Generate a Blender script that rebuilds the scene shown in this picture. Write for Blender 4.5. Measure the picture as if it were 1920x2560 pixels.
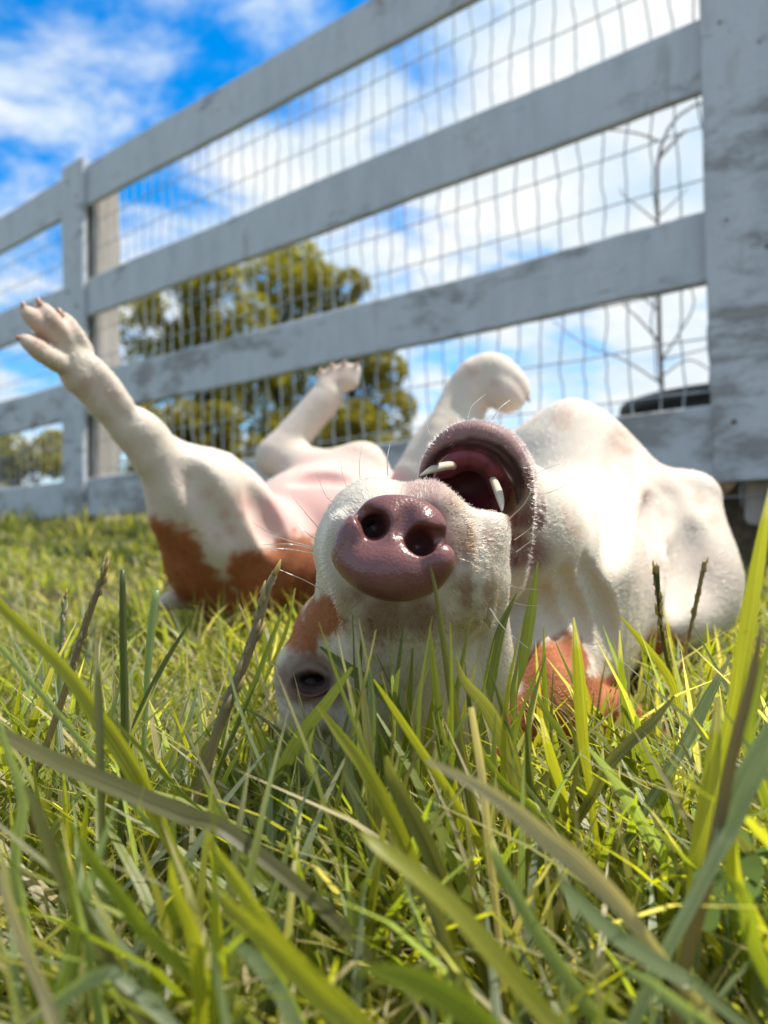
import bpy, math, random, os
import numpy as np
from mathutils import Vector, Matrix

for o in list(bpy.data.objects):
    bpy.data.objects.remove(o, do_unlink=True)
scene = bpy.context.scene
coll = scene.collection
R = math.radians

# ------------------------------------------------------------------ camera
CAM = np.array((0.0, 0.0, 0.15))
PITCH, ROLL = 0.0368, -0.018
_f = np.array((0, math.cos(PITCH), math.sin(PITCH)))
_r0 = np.array((1.0, 0, 0)); _u0 = np.array((0, -math.sin(PITCH), math.cos(PITCH)))
_r = _r0 * math.cos(ROLL) + _u0 * math.sin(ROLL)
_u = -_r0 * math.sin(ROLL) + _u0 * math.cos(ROLL)
FPX = 1920.0
cam_data = bpy.data.cameras.new('camera')
cam = bpy.data.objects.new('camera', cam_data); coll.objects.link(cam)
m = Matrix(((_r[0], _u[0], -_f[0], CAM[0]), (_r[1], _u[1], -_f[1], CAM[1]), (_r[2], _u[2], -_f[2], CAM[2]), (0, 0, 0, 1)))
cam.matrix_world = m
cam_data.sensor_fit = 'HORIZONTAL'; cam_data.sensor_width = 36.0; cam_data.lens = 36.0
cam_data.clip_start = 0.01; cam_data.clip_end = 2000.0
cam_data.dof.use_dof = True
cam_data.dof.focus_distance = 0.325
cam_data.dof.aperture_fstop = 11.0
scene.camera = cam

# ------------------------------------------------------------------ sun, sky, exposure
SUN_AZ = math.atan2(0.95, 0.22)          # clockwise from +Y
SUN_EL = R(60)
sun_dir = Vector((math.sin(SUN_AZ) * math.cos(SUN_EL), math.cos(SUN_AZ) * math.cos(SUN_EL), math.sin(SUN_EL)))
sun_data = bpy.data.lights.new('sun', 'SUN'); sun_data.energy = 4.2; sun_data.angle = R(0.53)
sun_data.color = (1.0, 0.945, 0.85)
sun = bpy.data.objects.new('sun', sun_data); coll.objects.link(sun)
sun.rotation_euler = (-sun_dir).to_track_quat('-Z', 'Y').to_euler()
sun.location = sun_dir * 40

scene.view_settings.view_transform = 'Standard'
scene.view_settings.look = 'None'
scene.view_settings.gamma = 1.0
scene.view_settings.use_curve_mapping = False
scene.view_settings.exposure = 0.8
scene.cycles.use_denoising = True
scene.cycles.max_bounces = 7
scene.cycles.transparent_max_bounces = 8
scene.cycles.caustics_reflective = False
scene.cycles.caustics_refractive = False

world = bpy.data.worlds.new('World'); scene.world = world; world.use_nodes = True
def build_world():
    nt = world.node_tree; N = nt.nodes; L = nt.links
    N.clear()
    out = N.new('ShaderNodeOutputWorld'); bg = N.new('ShaderNodeBackground')
    sky = N.new('ShaderNodeTexSky'); sky.sky_type = 'NISHITA'; sky.sun_disc = False
    sky.sun_elevation = SUN_EL; sky.sun_rotation = SUN_AZ
    sky.air_density = 1.0; sky.dust_density = 0.3; sky.ozone_density = 2.5
    hs = N.new('ShaderNodeHueSaturation'); hs.inputs['Saturation'].default_value = 1.5; hs.inputs['Value'].default_value = 0.95
    L.new(sky.outputs[0], hs.inputs['Color'])
    tc = N.new('ShaderNodeTexCoord')
    sep = N.new('ShaderNodeSeparateXYZ'); L.new(tc.outputs['Generated'], sep.inputs[0])
    mx = N.new('ShaderNodeMath'); mx.operation = 'MAXIMUM'; mx.inputs[1].default_value = 0.0; L.new(sep.outputs[2], mx.inputs[0])
    ad = N.new('ShaderNodeMath'); ad.operation = 'ADD'; ad.inputs[1].default_value = 0.16; L.new(mx.outputs[0], ad.inputs[0])
    dx = N.new('ShaderNodeMath'); dx.operation = 'DIVIDE'; L.new(sep.outputs[0], dx.inputs[0]); L.new(ad.outputs[0], dx.inputs[1])
    dy = N.new('ShaderNodeMath'); dy.operation = 'DIVIDE'; L.new(sep.outputs[1], dy.inputs[0]); L.new(ad.outputs[0], dy.inputs[1])
    cmb = N.new('ShaderNodeCombineXYZ'); L.new(dx.outputs[0], cmb.inputs[0]); L.new(dy.outputs[0], cmb.inputs[1])
    def noise(scale, detail, rough, loc, dist=0.0):
        mp = N.new('ShaderNodeMapping'); mp.inputs['Location'].default_value = loc
        L.new(cmb.outputs[0], mp.inputs[0])
        n = N.new('ShaderNodeTexNoise'); n.inputs['Scale'].default_value = scale
        n.inputs['Detail'].default_value = detail; n.inputs['Roughness'].default_value = rough
        n.inputs['Distortion'].default_value = dist
        L.new(mp.outputs[0], n.inputs['Vector']); return n
    big = noise(CL_BIG[0], 2, 0.5, CL_BIG[1]); fine = noise(CL_FINE[0], 7, 0.6, CL_FINE[1], 0.25)
    a1 = N.new('ShaderNodeMath'); a1.operation = 'MULTIPLY_ADD'; a1.inputs[1].default_value = 1.15; L.new(big.outputs[0], a1.inputs[0])
    L.new(fine.outputs[0], a1.inputs[2])
    rmp = N.new('ShaderNodeValToRGB'); L.new(a1.outputs[0], rmp.inputs[0])
    # factor over 0..2: squeeze
    sc = N.new('ShaderNodeMath'); sc.operation = 'MULTIPLY'; sc.inputs[1].default_value = 0.5
    L.new(a1.outputs[0], sc.inputs[0]); L.new(sc.outputs[0], rmp.inputs[0])
    e = rmp.color_ramp.elements
    e[0].position = CL_RAMP[0]; e[0].color = (0, 0, 0, 1); e[1].position = CL_RAMP[1]; e[1].color = (1, 1, 1, 1)
    rmp.color_ramp.interpolation = 'EASE'
    shade = noise(2.2, 5, 0.55, (4.1, 7.7, 0))
    crm = N.new('ShaderNodeValToRGB'); L.new(shade.outputs[0], crm.inputs[0])
    c = crm.color_ramp.elements
    c[0].position = 0.36; c[0].color = (2.5, 3.2, 3.8, 1); c[1].position = 0.62; c[1].color = (4.0, 4.05, 4.0, 1)
    mix = N.new('ShaderNodeMixRGB'); L.new(rmp.outputs[0], mix.inputs[0]); L.new(hs.outputs[0], mix.inputs[1]); L.new(crm.outputs[0], mix.inputs[2])
    L.new(mix.outputs[0], bg.inputs[0]); bg.inputs[1].default_value = 0.15
    L.new(bg.outputs[0], out.inputs[0])
CL_BIG = (0.5, (1.9, 5.0, 0.0)); CL_FINE = (3.4, (5.75, 3.35, 0.0)); CL_RAMP = (0.425, 0.575)
build_world()

# ------------------------------------------------------------------ helpers
def P(px, py, d):
    """point of the place seen at photo pixel (px,py) of the 1920x2560 photograph, d metres ahead"""
    return CAM + d * ((px - 960) / FPX * _r + (1280 - py) / FPX * _u + _f)
def pxm(n, d): return n * d / FPX

def smoothstep(a, b, x):
    t = np.clip((x - a) / (b - a), 0, 1); return t * t * (3 - 2 * t)

def ground_z(x, y):
    x = np.asarray(x, float); y = np.asarray(y, float)
    yy = np.maximum(y, 0.0)
    z = 0.095 * (np.sqrt((yy - 0.35) ** 2 + 0.012) + (yy - 0.35)) * 0.5
    # flattens beyond the fence
    z = np.where(z > 0.27, 0.27 + 0.07 * np.tanh((z - 0.27) / 0.4), z)
    # earth bank just behind the fence line
    s = (x - 0.615) * 0.6239 + (y - 1.417) * 0.7815
    z = z + 0.17 * smoothstep(-0.04, 0.14, s) * (1 - smoothstep(0.9, 2.5, s)) * smoothstep(-0.7, 0.15, x)
    z = z + 0.006 * np.sin(x * 9.1 + 1.3) * np.cos(y * 7.7) + 0.004 * np.sin(x * 23 + y * 17)
    return z

def _hash(i, j, k, seed):
    h = (i * 374761393 + j * 668265263 + k * 2147483647 + seed * 974634777) & 0x7fffffff
    h = ((h ^ (h >> 13)) * 1274126177) & 0x7fffffff
    return ((h ^ (h >> 16)) & 0xffff) / 65535.0
def vnoise(p, scale, seed=0):
    q = np.asarray(p, float) * scale
    i = np.floor(q).astype(np.int64); f = q - i; f = f * f * (3 - 2 * f)
    r = 0
    for a in (0, 1):
        for b in (0, 1):
            for c in (0, 1):
                w = (f[:, 0] if a else 1 - f[:, 0]) * (f[:, 1] if b else 1 - f[:, 1]) * (f[:, 2] if c else 1 - f[:, 2])
                r = r + w * _hash(i[:, 0] + a, i[:, 1] + b, i[:, 2] + c, seed)
    return r
def fbm(p, scale, seed=0, oct=3):
    r = 0; a = 0.5; s = 0
    for o in range(oct):
        r = r + a * vnoise(p, scale * 2 ** o, seed + o * 17); s += a; a *= 0.5
    return r / s

def link(o, parent=None):
    coll.objects.link(o)
    if parent is not None: o.parent = parent
    return o
def tag(o, label=None, cat=None, group=None, kind=None):
    if label: o['label'] = label
    if cat: o['category'] = cat
    if group: o['group'] = group
    if kind: o['kind'] = kind
    return o
def empty(name, loc=(0, 0, 0)):
    o = bpy.data.objects.new(name, None); o.location = loc; o.empty_display_size = 0.05
    coll.objects.link(o)
    return o
def mesh_np(name, v, f, mat, parent=None, smooth=True, origin=None, colors=None, uv=None):
    """v (n,3) world coordinates; f (m,3|4) int array or list of lists"""
    v = np.asarray(v, float)
    if origin is not None: v = v - np.asarray(origin)
    me = bpy.data.meshes.new(name)
    if isinstance(f, np.ndarray):
        k = f.shape[1]
        me.vertices.add(len(v)); me.vertices.foreach_set('co', v.astype(np.float32).ravel())
        me.loops.add(f.size); me.loops.foreach_set('vertex_index', f.astype(np.int32).ravel())
        me.polygons.add(len(f)); me.polygons.foreach_set('loop_start', np.arange(0, f.size, k, dtype=np.int32))
        me.polygons.foreach_set('loop_total', np.full(len(f), k, dtype=np.int32))
        me.update(calc_edges=True)
    else:
        me.from_pydata([tuple(a) for a in v], [], f); me.update()
    if smooth: me.polygons.foreach_set('use_smooth', np.ones(len(me.polygons), dtype=bool))
    if colors is not None:
        a = me.color_attributes.new('coat', 'FLOAT_COLOR', 'POINT')
        c = np.ones((len(v), 4), np.float32); c[:, :colors.shape[1]] = colors
        a.data.foreach_set('color', c.ravel())
    if uv is not None:
        ul = me.uv_layers.new(name='uv')
        ul.data.foreach_set('uv', uv.astype(np.float32).ravel())
    me.validate()
    if mat is not None: me.materials.append(mat)
    o = bpy.data.objects.new(name, me)
    return link(o, parent)

# signed distance modelling -----------------------------------------
class SDF:
    def __init__(self): self.p = []
    def ell(self, c, ax, k=0.01, op='+'):
        """c centre, ax 3x3 rows = unit axes scaled by radius"""
        ax = np.asarray(ax, float); rad = np.linalg.norm(ax, axis=1)
        self.p.append(('e', np.asarray(c, float), ax / rad[:, None], rad, k, op))
    def E(self, px, py, d, rx, ry, rz, rot=0.0, tilt=0.0, yaw=0.0, k=0.01, op='+'):
        """ellipsoid at photo pixel; rx, ry in pixels at that depth, rz metres; rot in image plane (deg, clockwise)"""
        a = R(rot); ex = _r * math.cos(a) - _u * math.sin(a); ey = -(_u * math.cos(a) + _r * math.sin(a)); ez = _f.copy()
        if tilt:
            t = R(tilt); ey, ez = ey * math.cos(t) + ez * math.sin(t), ez * math.cos(t) - ey * math.sin(t)
        if yaw:
            t = R(yaw); ex, ez = ex * math.cos(t) + ez * math.sin(t), ez * math.cos(t) - ex * math.sin(t)
        self.ell(P(px, py, d), np.array((ex * pxm(rx, d), ey * pxm(ry, d), ez * rz)), k, op)
    def cone(self, a, b, ra, rb, k=0.01, op='+'):
        self.p.append(('c', np.asarray(a, float), np.asarray(b, float), (ra, rb), k, op))
    def C(self, *pts, k=0.01, op='+'):
        """chain of (px,py,depth,radius px), smoothed through its points"""
        if len(pts) > 2:
            a = np.array(pts, float); e = np.vstack([2 * a[0] - a[1], a, 2 * a[-1] - a[-2]]); o = []
            for i in range(1, len(e) - 2):
                for t in (0, .25, .5, .75):
                    p0, p1, p2, p3 = e[i - 1:i + 3]
                    o.append(.5 * (2 * p1 + (p2 - p0) * t + (2 * p0 - 5 * p1 + 4 * p2 - p3) * t * t + (3 * p1 - p0 - 3 * p2 + p3) * t ** 3))
            pts = [tuple(q) for q in o] + [pts[-1]]
        for n, (q0, q1) in enumerate(zip(pts[:-1], pts[1:])):
            self.cone(P(*q0[:3]), P(*q1[:3]), pxm(q0[3], q0[2]), pxm(q1[3], q1[2]), k if n == 0 or op == '-' else min(k, .004) if len(pts) > 3 else k, op)
        return
        for q0, q1 in zip(pts[:-1], pts[1:]):
            self.cone(P(*q0[:3]), P(*q1[:3]), pxm(q0[3], q0[2]), pxm(q1[3], q1[2]), k, op)
    @staticmethod
    def prim(q, x):
        if q[0] == 'e':
            l = (x - q[1]) @ (q[2] / q[3][:, None]).T
            k0 = np.sqrt(np.einsum('ij,ij->i', l, l)); l = l / q[3]; k1 = np.sqrt(np.einsum('ij,ij->i', l, l))
            return k0 * (k0 - 1) / np.maximum(k1, 1e-9)
        a, b, (ra, rb) = q[1], q[2], q[3]
        ba = b - a; t = np.clip(((x - a) @ ba) / (ba @ ba), 0, 1)
        l = x - a - t[:, None] * ba
        return np.sqrt(np.einsum('ij,ij->i', l, l)) - (ra + (rb - ra) * t)
    def ev(self, x, prims=None):
        d = np.full(len(x), 1.0)
        for q in (self.p if prims is None else prims):
            s = self.prim(q, x); k = q[4]
            if q[5] == '+':
                h = np.maximum(k - np.abs(d - s), 0) / k
                d = np.minimum(d, s) - h * h * k * 0.25
            else:
                s = -s; h = np.maximum(k - np.abs(d - s), 0) / k
                d = np.maximum(d, s) + h * h * k * 0.25
        return d
    def mesh(self, lo, hi, h, B=14, skip=None):
        lo = np.asarray(lo, float); hi = np.asarray(hi, float)
        n = np.ceil((hi - lo) / (h * B)).astype(int)
        G = np.stack(np.meshgrid(*[np.arange(k) for k in n], indexing='ij'), -1).reshape(-1, 3)
        cen = lo + (G + 0.5) * h * B; Rb = h * B * 0.866
        dc = self.ev(cen)
        kk = np.abs(dc) < Rb * 1.7 + 0.012
        if skip is not None: kk &= ~skip(cen, Rb + 2 * h)
        keep = G[kk]
        NN = n * B + 2
        ids, pos, eds = [], [], []
        loc = np.stack(np.meshgrid(*[np.arange(B + 1)] * 3, indexing='ij'), -1).reshape(-1, 3)
        corners = [(a, b, c) for a in (0, 1) for b in (0, 1) for c in (0, 1)]
        cedges = [(i, j) for i in range(8) for j in range(i + 1, 8) if sum(abs(np.subtract(corners[i], corners[j]))) == 1]
        kc = lo + (keep + 0.5) * h * B
        near = np.stack([self.prim(q, kc) < Rb * 1.6 + q[4] + 2 * h for q in self.p], 1)
        for gi_, g in enumerate(keep):
            base = g * B
            pr = [self.p[j] for j in np.flatnonzero(near[gi_])]
            if not pr: continue
            d = self.ev(lo + (loc + base) * h, pr).reshape(B + 1, B + 1, B + 1)
            if d.min() > 0 or d.max() < 0: continue
            sg = d < 0
            cv = [d[a:a + B, b:b + B, c:c + B] for a, b, c in corners]
            cs = np.stack([x < 0 for x in cv]).sum(0)
            act = (cs > 0) & (cs < 8)
            idx = np.argwhere(act)
            if len(idx) == 0: continue
            vals = np.stack([x[act] for x in cv], 1)
            acc = np.zeros((len(idx), 3)); cnt = np.zeros(len(idx))
            for i, j in cedges:
                mk = (vals[:, i] < 0) != (vals[:, j] < 0)
                t = vals[mk, i] / (vals[mk, i] - vals[mk, j])
                acc[mk] += np.array(corners[i]) + t[:, None] * (np.array(corners[j]) - np.array(corners[i])); cnt[mk] += 1
            gi = idx + base
            pos.append(lo + (gi + acc / cnt[:, None]) * h)
            ids.append((gi[:, 0] * NN[1] + gi[:, 1]) * NN[2] + gi[:, 2])
            for ax in range(3):
                sl0 = [slice(0, B)] * 3; sl1 = list(sl0); sl1[ax] = slice(1, B + 1)
                A = sg[tuple(sl0)]; Bm = sg[tuple(sl1)]
                e = np.argwhere(A != Bm)
                if len(e):
                    fl = A[tuple(e.T)]
                    eds.append(np.concatenate([e + base, np.full((len(e), 1), ax), fl[:, None]], 1))
        ids = np.concatenate(ids); pos = np.concatenate(pos); eds = np.concatenate(eds)
        o = np.argsort(ids); ids = ids[o]; pos = pos[o]
        faces = []
        for ax in range(3):
            e = eds[eds[:, 3] == ax]; u = np.zeros(3, int); w = np.zeros(3, int); u[(ax + 1) % 3] = 1; w[(ax + 2) % 3] = 1
            q = []; ok = np.ones(len(e), bool)
            for off in (-u - w, -w, 0 * u, -u):
                g = e[:, :3] + off; i = (g[:, 0] * NN[1] + g[:, 1]) * NN[2] + g[:, 2]
                j = np.searchsorted(ids, i); j = np.minimum(j, len(ids) - 1); ok &= ids[j] == i; q.append(j)
            q = np.stack(q, 1); fl = e[:, 4] == 0
            q[fl] = q[fl][:, ::-1]
            faces.append(q[ok])
        return pos, np.concatenate(faces)
    def normal(self, x, e=0.0006):
        n = np.zeros_like(x)
        for a in range(3):
            o = np.zeros(3); o[a] = e
            n[:, a] = self.ev(x + o) - self.ev(x - o)
        return n / np.maximum(np.linalg.norm(n, axis=1), 1e-9)[:, None]
# ------------------------------------------------------------------ the dog
S = SDF()
def chain(s, pts, k, op='+'):
    """a smooth chain that is united with itself first, then blended once into s"""
    s.C(*pts, k=k, op=op)
def build_dog_sdf():
    E, C = S.E, S.C
    # torso, curving from the rump at the left, behind the head, to the chest at the right
    for a, b in (((640, 1430, .86, 150), (760, 1410, .90, 178)), ((760, 1410, .90, 178), (1000, 1400, .94, 188)),
                 ((1000, 1400, .94, 188), (1250, 1350, .86, 200)), ((1250, 1350, .86, 200), (1430, 1280, .76, 205))):
        C(a, b, k=.05)
    E(800, 1300, .90, 140, 120, .08, k=.05)                       # belly
    # chest and shoulder
    E(1425, 1240, .745, 190, 224, .10, rot=-8, k=.02)
    E(1545, 1350, .715, 170, 190, .085, k=.03)
    C((1730, 1248, .70, 70), (1705, 1430, .68, 112), k=.03)
    E(1715, 1452, .68, 112, 150, .055, rot=-8, k=.03)
    E(1590, 1530, .66, 185, 108, .07, k=.03)
    C((1430, 1050, .715, 34), (1540, 1150, .675, 30), (1590, 1260, .655, 26), k=.03)   # breast bone ridge
    C((1575, 1290, .635, 18), (1600, 1400, .62, 20), (1640, 1500, .62, 16), k=.03)
    C((1665, 1130, .655, 16), (1662, 1240, .635, 26), (1655, 1330, .625, 18), k=.03, op='-')
    C((1520, 1230, .645, 22), (1500, 1340, .625, 26), (1530, 1440, .60, 20), k=.03, op='-')
    # folded front leg
    C((1060, 1200, .84, 78), (1120, 1090, .85, 56), (1195, 960, .86, 50), k=.03)
    C((1200, 944, .86, 54), (1232, 930, .855, 44), (1262, 950, .845, 36), k=.008)
    C((1250, 932, .85, 36), (1282, 955, .84, 30), (1304, 984, .835, 20), k=.006)
    C((1242, 960, .845, 36), (1268, 980, .835, 30), (1290, 1004, .83, 20), k=.006)
    C((1225, 970, .85, 36), (1250, 992, .842, 30), (1270, 1012, .838, 20), k=.006)
    C((1120, 1130, .85, 66), (1330, 1180, .80, 80), k=.03)
    E(1252, 1040, .80, 40, 26, .03, rot=-35, k=.012, op='-')
    # near hind leg, stretched to the upper left
    for q in (((168, 880, .645, 40), (205, 940, .655, 38)), ((205, 940, .655, 38), (262, 1005, .67, 34)), ((262, 1005, .67, 34), (322, 1068, .685, 38)),
              ((322, 1068, .685, 38), (385, 1140, .70, 48)), ((385, 1140, .70, 48), (470, 1220, .73, 92)), ((470, 1220, .73, 100), (560, 1310, .77, 132)),
              ((560, 1310, .77, 132), (640, 1390, .81, 150))):
        C(*q, k=.015)
    C((352, 1070, .685, 34), (368, 1078, .688, 30), k=.012)                 # hock
    C((360, 1085, .69, 30), (440, 1142, .72, 40), (540, 1190, .745, 52), k=.02)
    E(552, 1215, .76, 72, 66, .05, rot=30, k=.025)
    C((430, 1300, .73, 48), (500, 1415, .78, 66), k=.02)
    C((500, 1415, .78, 66), (590, 1480, .82, 90), k=.03)
    # toes of that paw
    C((60, 774, .610, 11), (80, 792, .610, 20), (112, 822, .620, 22), (158, 872, .64, 23), k=.002)
    C((98, 762, .617, 11), (118, 786, .617, 20), (144, 820, .626, 22), (182, 872, .645, 23), k=.002)
    C((150, 786, .637, 10), (168, 808, .637, 18), (186, 836, .642, 21), (212, 880, .655, 22), k=.002)
    C((58, 846, .604, 13), (84, 866, .606, 20), (112, 886, .616, 23), (165, 915, .645, 27), k=.002)
    E(105, 846, .636, 26, 24, .012, k=.006)
    # far hind leg
    C((820, 990, .985, 40), (760, 1060, .975, 40), (700, 1135, .965, 46), k=.02)
    C((686, 1150, .965, 42), (760, 1178, .95, 50), k=.02)
    C((760, 1178, .95, 50), (905, 1165, .93, 46), k=.02)
    C((905, 1165, .93, 46), (850, 1260, .91, 105), k=.03)
    for a, b in ((806, 944), (832, 930), (860, 922), (886, 926)):
        C((a, b, .985, 16), (a * .8 + 826 * .2, b * .5 + 490, .985, 23), k=.008)
    # tail
    C((610, 1480, .85, 50), (540, 1486, .83, 37), (470, 1490, .81, 31), (398, 1512, .79, 14), k=.02)
    # neck
    C((1280, 1330, .45, 140), (1380, 1440, .54, 185), k=.03)
    C((1380, 1440, .54, 185), (1440, 1380, .66, 215), k=.03)
    C((1080, 1800, .47, 230), (1310, 1640, .55, 200), k=.04)
    C((1310, 1640, .55, 200), (1450, 1500, .62, 190), k=.04)
    C((1385, 1400, .485, 36), (1438, 1500, .495, 38), (1466, 1600, .50, 36), (1478, 1720, .50, 36), k=.035)
    C((1440, 1390, .55, 28), (1515, 1500, .56, 28), (1530, 1600, .57, 26), k=.035)
    # head: skull, bridge, muzzle
    E(985, 1830, .445, 258, 235, .07, k=.03)
    C((1020, 1470, .330, 160), (990, 1720, .39, 195), k=.02)
    E(1026, 1372, .333, 196, 158, .034, k=.012)
    E(912, 1330, .339, 108, 138, .028, rot=25, k=.010)
    E(868, 1400, .342, 64, 84, .028, rot=-14, k=.010)
    E(1152, 1385, .335, 100, 162, .032, rot=-7, k=.010)
    E(1196, 1322, .338, 74, 84, .027, k=.008)
    E(1090, 1262, .330, 70, 56, .024, k=.008)
    C((868, 1480, .335, 30), (880, 1580, .355, 30), (885, 1680, .375, 30), k=.012)
    C((1186, 1460, .348, 70), (1188, 1540, .361, 75), (1184, 1640, .38, 82), (1165, 1770, .41, 92), k=.02)
    E(842, 1590, .415, 90, 120, .04, k=.02)
    C((862, 1490, .36, 62), (830, 1580, .39, 72), k=.02)
    for x, a, b, r, dz in ((1138, 1300, 1540, 9, .3035), (1166, 1290, 1560, 10, .3045), (1196, 1310, 1560, 9, .3085), (1222, 1340, 1570, 8, .316)):
        C((x - 14, a, dz + .005, r * .6), (x, (a + b) / 2, dz, r), (x + 4, b, dz + .012, r * .6), k=.006)
    C((842, 1300, .314, 8), (822, 1400, .316, 9), (848, 1490, .316, 8), (872, 1580, .330, 8), k=.008)
    E(1070, 1640, .40, 172, 190, .045, k=.02)
    # eye socket and brow
    E(780, 1695, .393, 70, 78, .025, k=.010)
    C((722, 1655, .384, 18), (770, 1622, .377, 20), (835, 1640, .372, 18), (862, 1690, .368, 14), k=.014)
    C((712, 1700, .385, 12), (722, 1760, .384, 16), (790, 1778, .372, 24), (850, 1740, .366, 18), k=.010)
    C((725, 1810, .39, 26), (800, 1800, .375, 28), (850, 1760, .368, 20), k=.012)
    # side of the head, ear
    E(1340, 1740, .475, 128, 180, .05, k=.03)
    E(1440, 1790, .475, 70, 80, .03, k=.015)
    E(1533, 1780, .470, 72, 56, .026, rot=20, k=.004)
    E(1520, 1838, .462, 74, 34, .020, rot=8, k=.005)
    E(1620, 1830, .470, 92, 34, .014, rot=38, k=.008)
    C((1478, 1800, .442, 8), (1520, 1806, .436, 9), (1575, 1822, .442, 6), k=.006, op='-')
    # lower jaw
    E(1192, 1200, .397, 112, 108, .042, k=.012)
    C((1192, 1170, .39, 80), (1280, 1300, .45, 120), k=.03)
    C((1100, 1156, .374, 24), (1146, 1120, .368, 32), (1202, 1114, .366, 36), (1258, 1150, .368, 33), (1288, 1220, .378, 30), (1290, 1310, .394, 32), k=.008)
    E(1180, 1215, .346, 104, 98, .038, k=.005, op='-')
    C((1062, 1225, .366, 10), (1068, 1172, .353, 12), (1098, 1122, .345, 16), (1148, 1092, .340, 24), (1203, 1088, .338, 26), (1252, 1112, .339, 26), (1294, 1168, .343, 23),
      (1313, 1232, .352, 17), (1313, 1310, .365, 16), (1302, 1400, .382, 17), (1280, 1480, .40, 20), k=.012)
    # hollow behind the nose leather
    E(990, 1374, .3045, 108, 82, .012, rot=8, k=.003, op='-')
    # gum ridge that carries the teeth
    C((1122, 1178, .366, 13), (1152, 1154, .363, 14), (1196, 1157, .362, 14), (1232, 1190, .364, 12), (1244, 1236, .370, 10), k=.009)
    # eye opening
    E(778, 1706, .358, 45, 29, .024, rot=-8, k=.004, op='-')
    for a0, a1 in ((0, 120), (120, 240), (240, 360)):      # lid rims
        C(*[(778 + 50 * math.cos(R(t)), 1706 + 32 * math.sin(R(t)) - 6 * math.cos(R(t)), .3705 - .004 * math.cos(R(t)), 4) for t in np.linspace(a0, a1, 5)], k=.003)
build_dog_sdf()
def surf(px, py, d0):
    d = np.arange(d0, d0 + .62, .001)
    v = S.ev(CAM + d[:, None] * ((px - 960) / FPX * _r + (1280 - py) / FPX * _u + _f)) < 0
    return d[np.argmax(v)] if v.any() else d0 + .3
def carve(pts, r, k, op='-', d0=.36, lift=0.0):
    """a crease or a ridge running over the skin, r in metres"""
    w = [(x, y, surf(x, y, d0)) for x, y in pts]
    q = spline([P(x, y, d + lift) for x, y, d in w], 3 * len(w))
    n = len(q); t = np.sin(np.linspace(.25, math.pi - .25, n))
    for i in range(n - 1): S.cone(q[i], q[i + 1], r * t[i], r * t[i + 1], k if op == '-' or i == 0 else min(k, .01), op)
def skin_folds():
    carve([(1565, 1085), (1552, 1180), (1538, 1280), (1540, 1390)], .005, .022, lift=-.010)
    carve([(1660, 1225), (1648, 1290), (1645, 1350), (1660, 1420)], .006, .022, lift=-.008)
    carve([(1405, 1430), (1452, 1530), (1478, 1630)], .0025, .010, d0=.42, lift=-.002)
    carve([(1350, 1480), (1400, 1570), (1420, 1650)], .002, .010, d0=.40, lift=-.002)
    carve([(1460, 1410), (1515, 1520), (1532, 1610)], .0025, .011, d0=.42, lift=-.002)
    carve([(1612, 1220), (1622, 1340), (1652, 1450)], .007, .03, '+', lift=.008)
    carve([(1742, 1320), (1705, 1420), (1695, 1520)], .005, .020, lift=-.006)
    carve([(645, 1235), (680, 1300), (700, 1360)], .006, .022, d0=.6, lift=-.005)
    carve([(470, 1170), (520, 1260), (570, 1350)], .004, .022, d0=.6, lift=-.006)
    carve([(740, 1200), (800, 1190), (860, 1195)], .004, .016, d0=.8, lift=-.004)
    carve([(225, 900), (275, 965), (330, 1035)], .005, .012, '+', d0=.5, lift=.003)
    carve([(1160, 920), (1120, 1000), (1075, 1090)], .006, .015, '+', d0=.7, lift=.004)

SN = SDF()   # nose leather
def build_nose():
    g = .90                                     # overall size of the nose about its middle
    def E(px, py, d, rx, ry, rz, **kw): SN.E(990 + (px - 990) * g, 1376 + (py - 1376) * g, .300 + (d - .300) * g, rx * g, ry * g, rz * g, **kw)
    def C(*pts, **kw): SN.C(*[(990 + (x - 990) * g, 1376 + (y - 1376) * g, .300 + (d - .300) * g, r * g) for x, y, d, r in pts], **kw)
    E(990, 1378, .306, 142, 114, .0165, rot=8, k=.006)
    C((862, 1388, .299, 34), (920, 1430, .291, 54), (1000, 1448, .289, 58), (1078, 1436, .292, 46), k=.010)
    C((1082, 1432, .290, 38), (1106, 1408, .286, 30), (1114, 1392, .286, 24), k=.006)          # right wing
    C((874, 1380, .297, 38), (868, 1336, .294, 27), (890, 1296, .294, 17), k=.010)  # left wing
    C((905, 1275, .300, 20), (960, 1262, .300, 26), (1030, 1262, .3, 24), (1085, 1300, .301, 24), k=.008)
    E(1064, 1312, .300, 54, 50, .011, k=.006)
    E(968, 1298, .301, 52, 46, .011, k=.006)
    C((985, 1325, .296, 24), (994, 1400, .288, 38), k=.010)
    C((1060, 1306, .2945, 22), (1095, 1330, .297, 16), k=.008)
    C((942, 1294, .282, 11), (932, 1306, .2945, 15), (928, 1316, .309, 10), k=.006, op='-')
    C((926, 1298, .287, 10), (906, 1276, .291, 7), (892, 1264, .298, 5), k=.005, op='-')
    C((1062, 1338, .282, 14), (1057, 1356, .2925, 19), (1050, 1366, .307, 12), k=.006, op='-')
    C((1064, 1352, .284, 15), (1090, 1348, .288, 11), (1122, 1338, .296, 7), k=.005, op='-')
    C((1028, 1242, .289, 9), (1014, 1285, .2885, 6), (1002, 1330, .2865, 4), k=.004, op='-')
build_nose()
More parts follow.
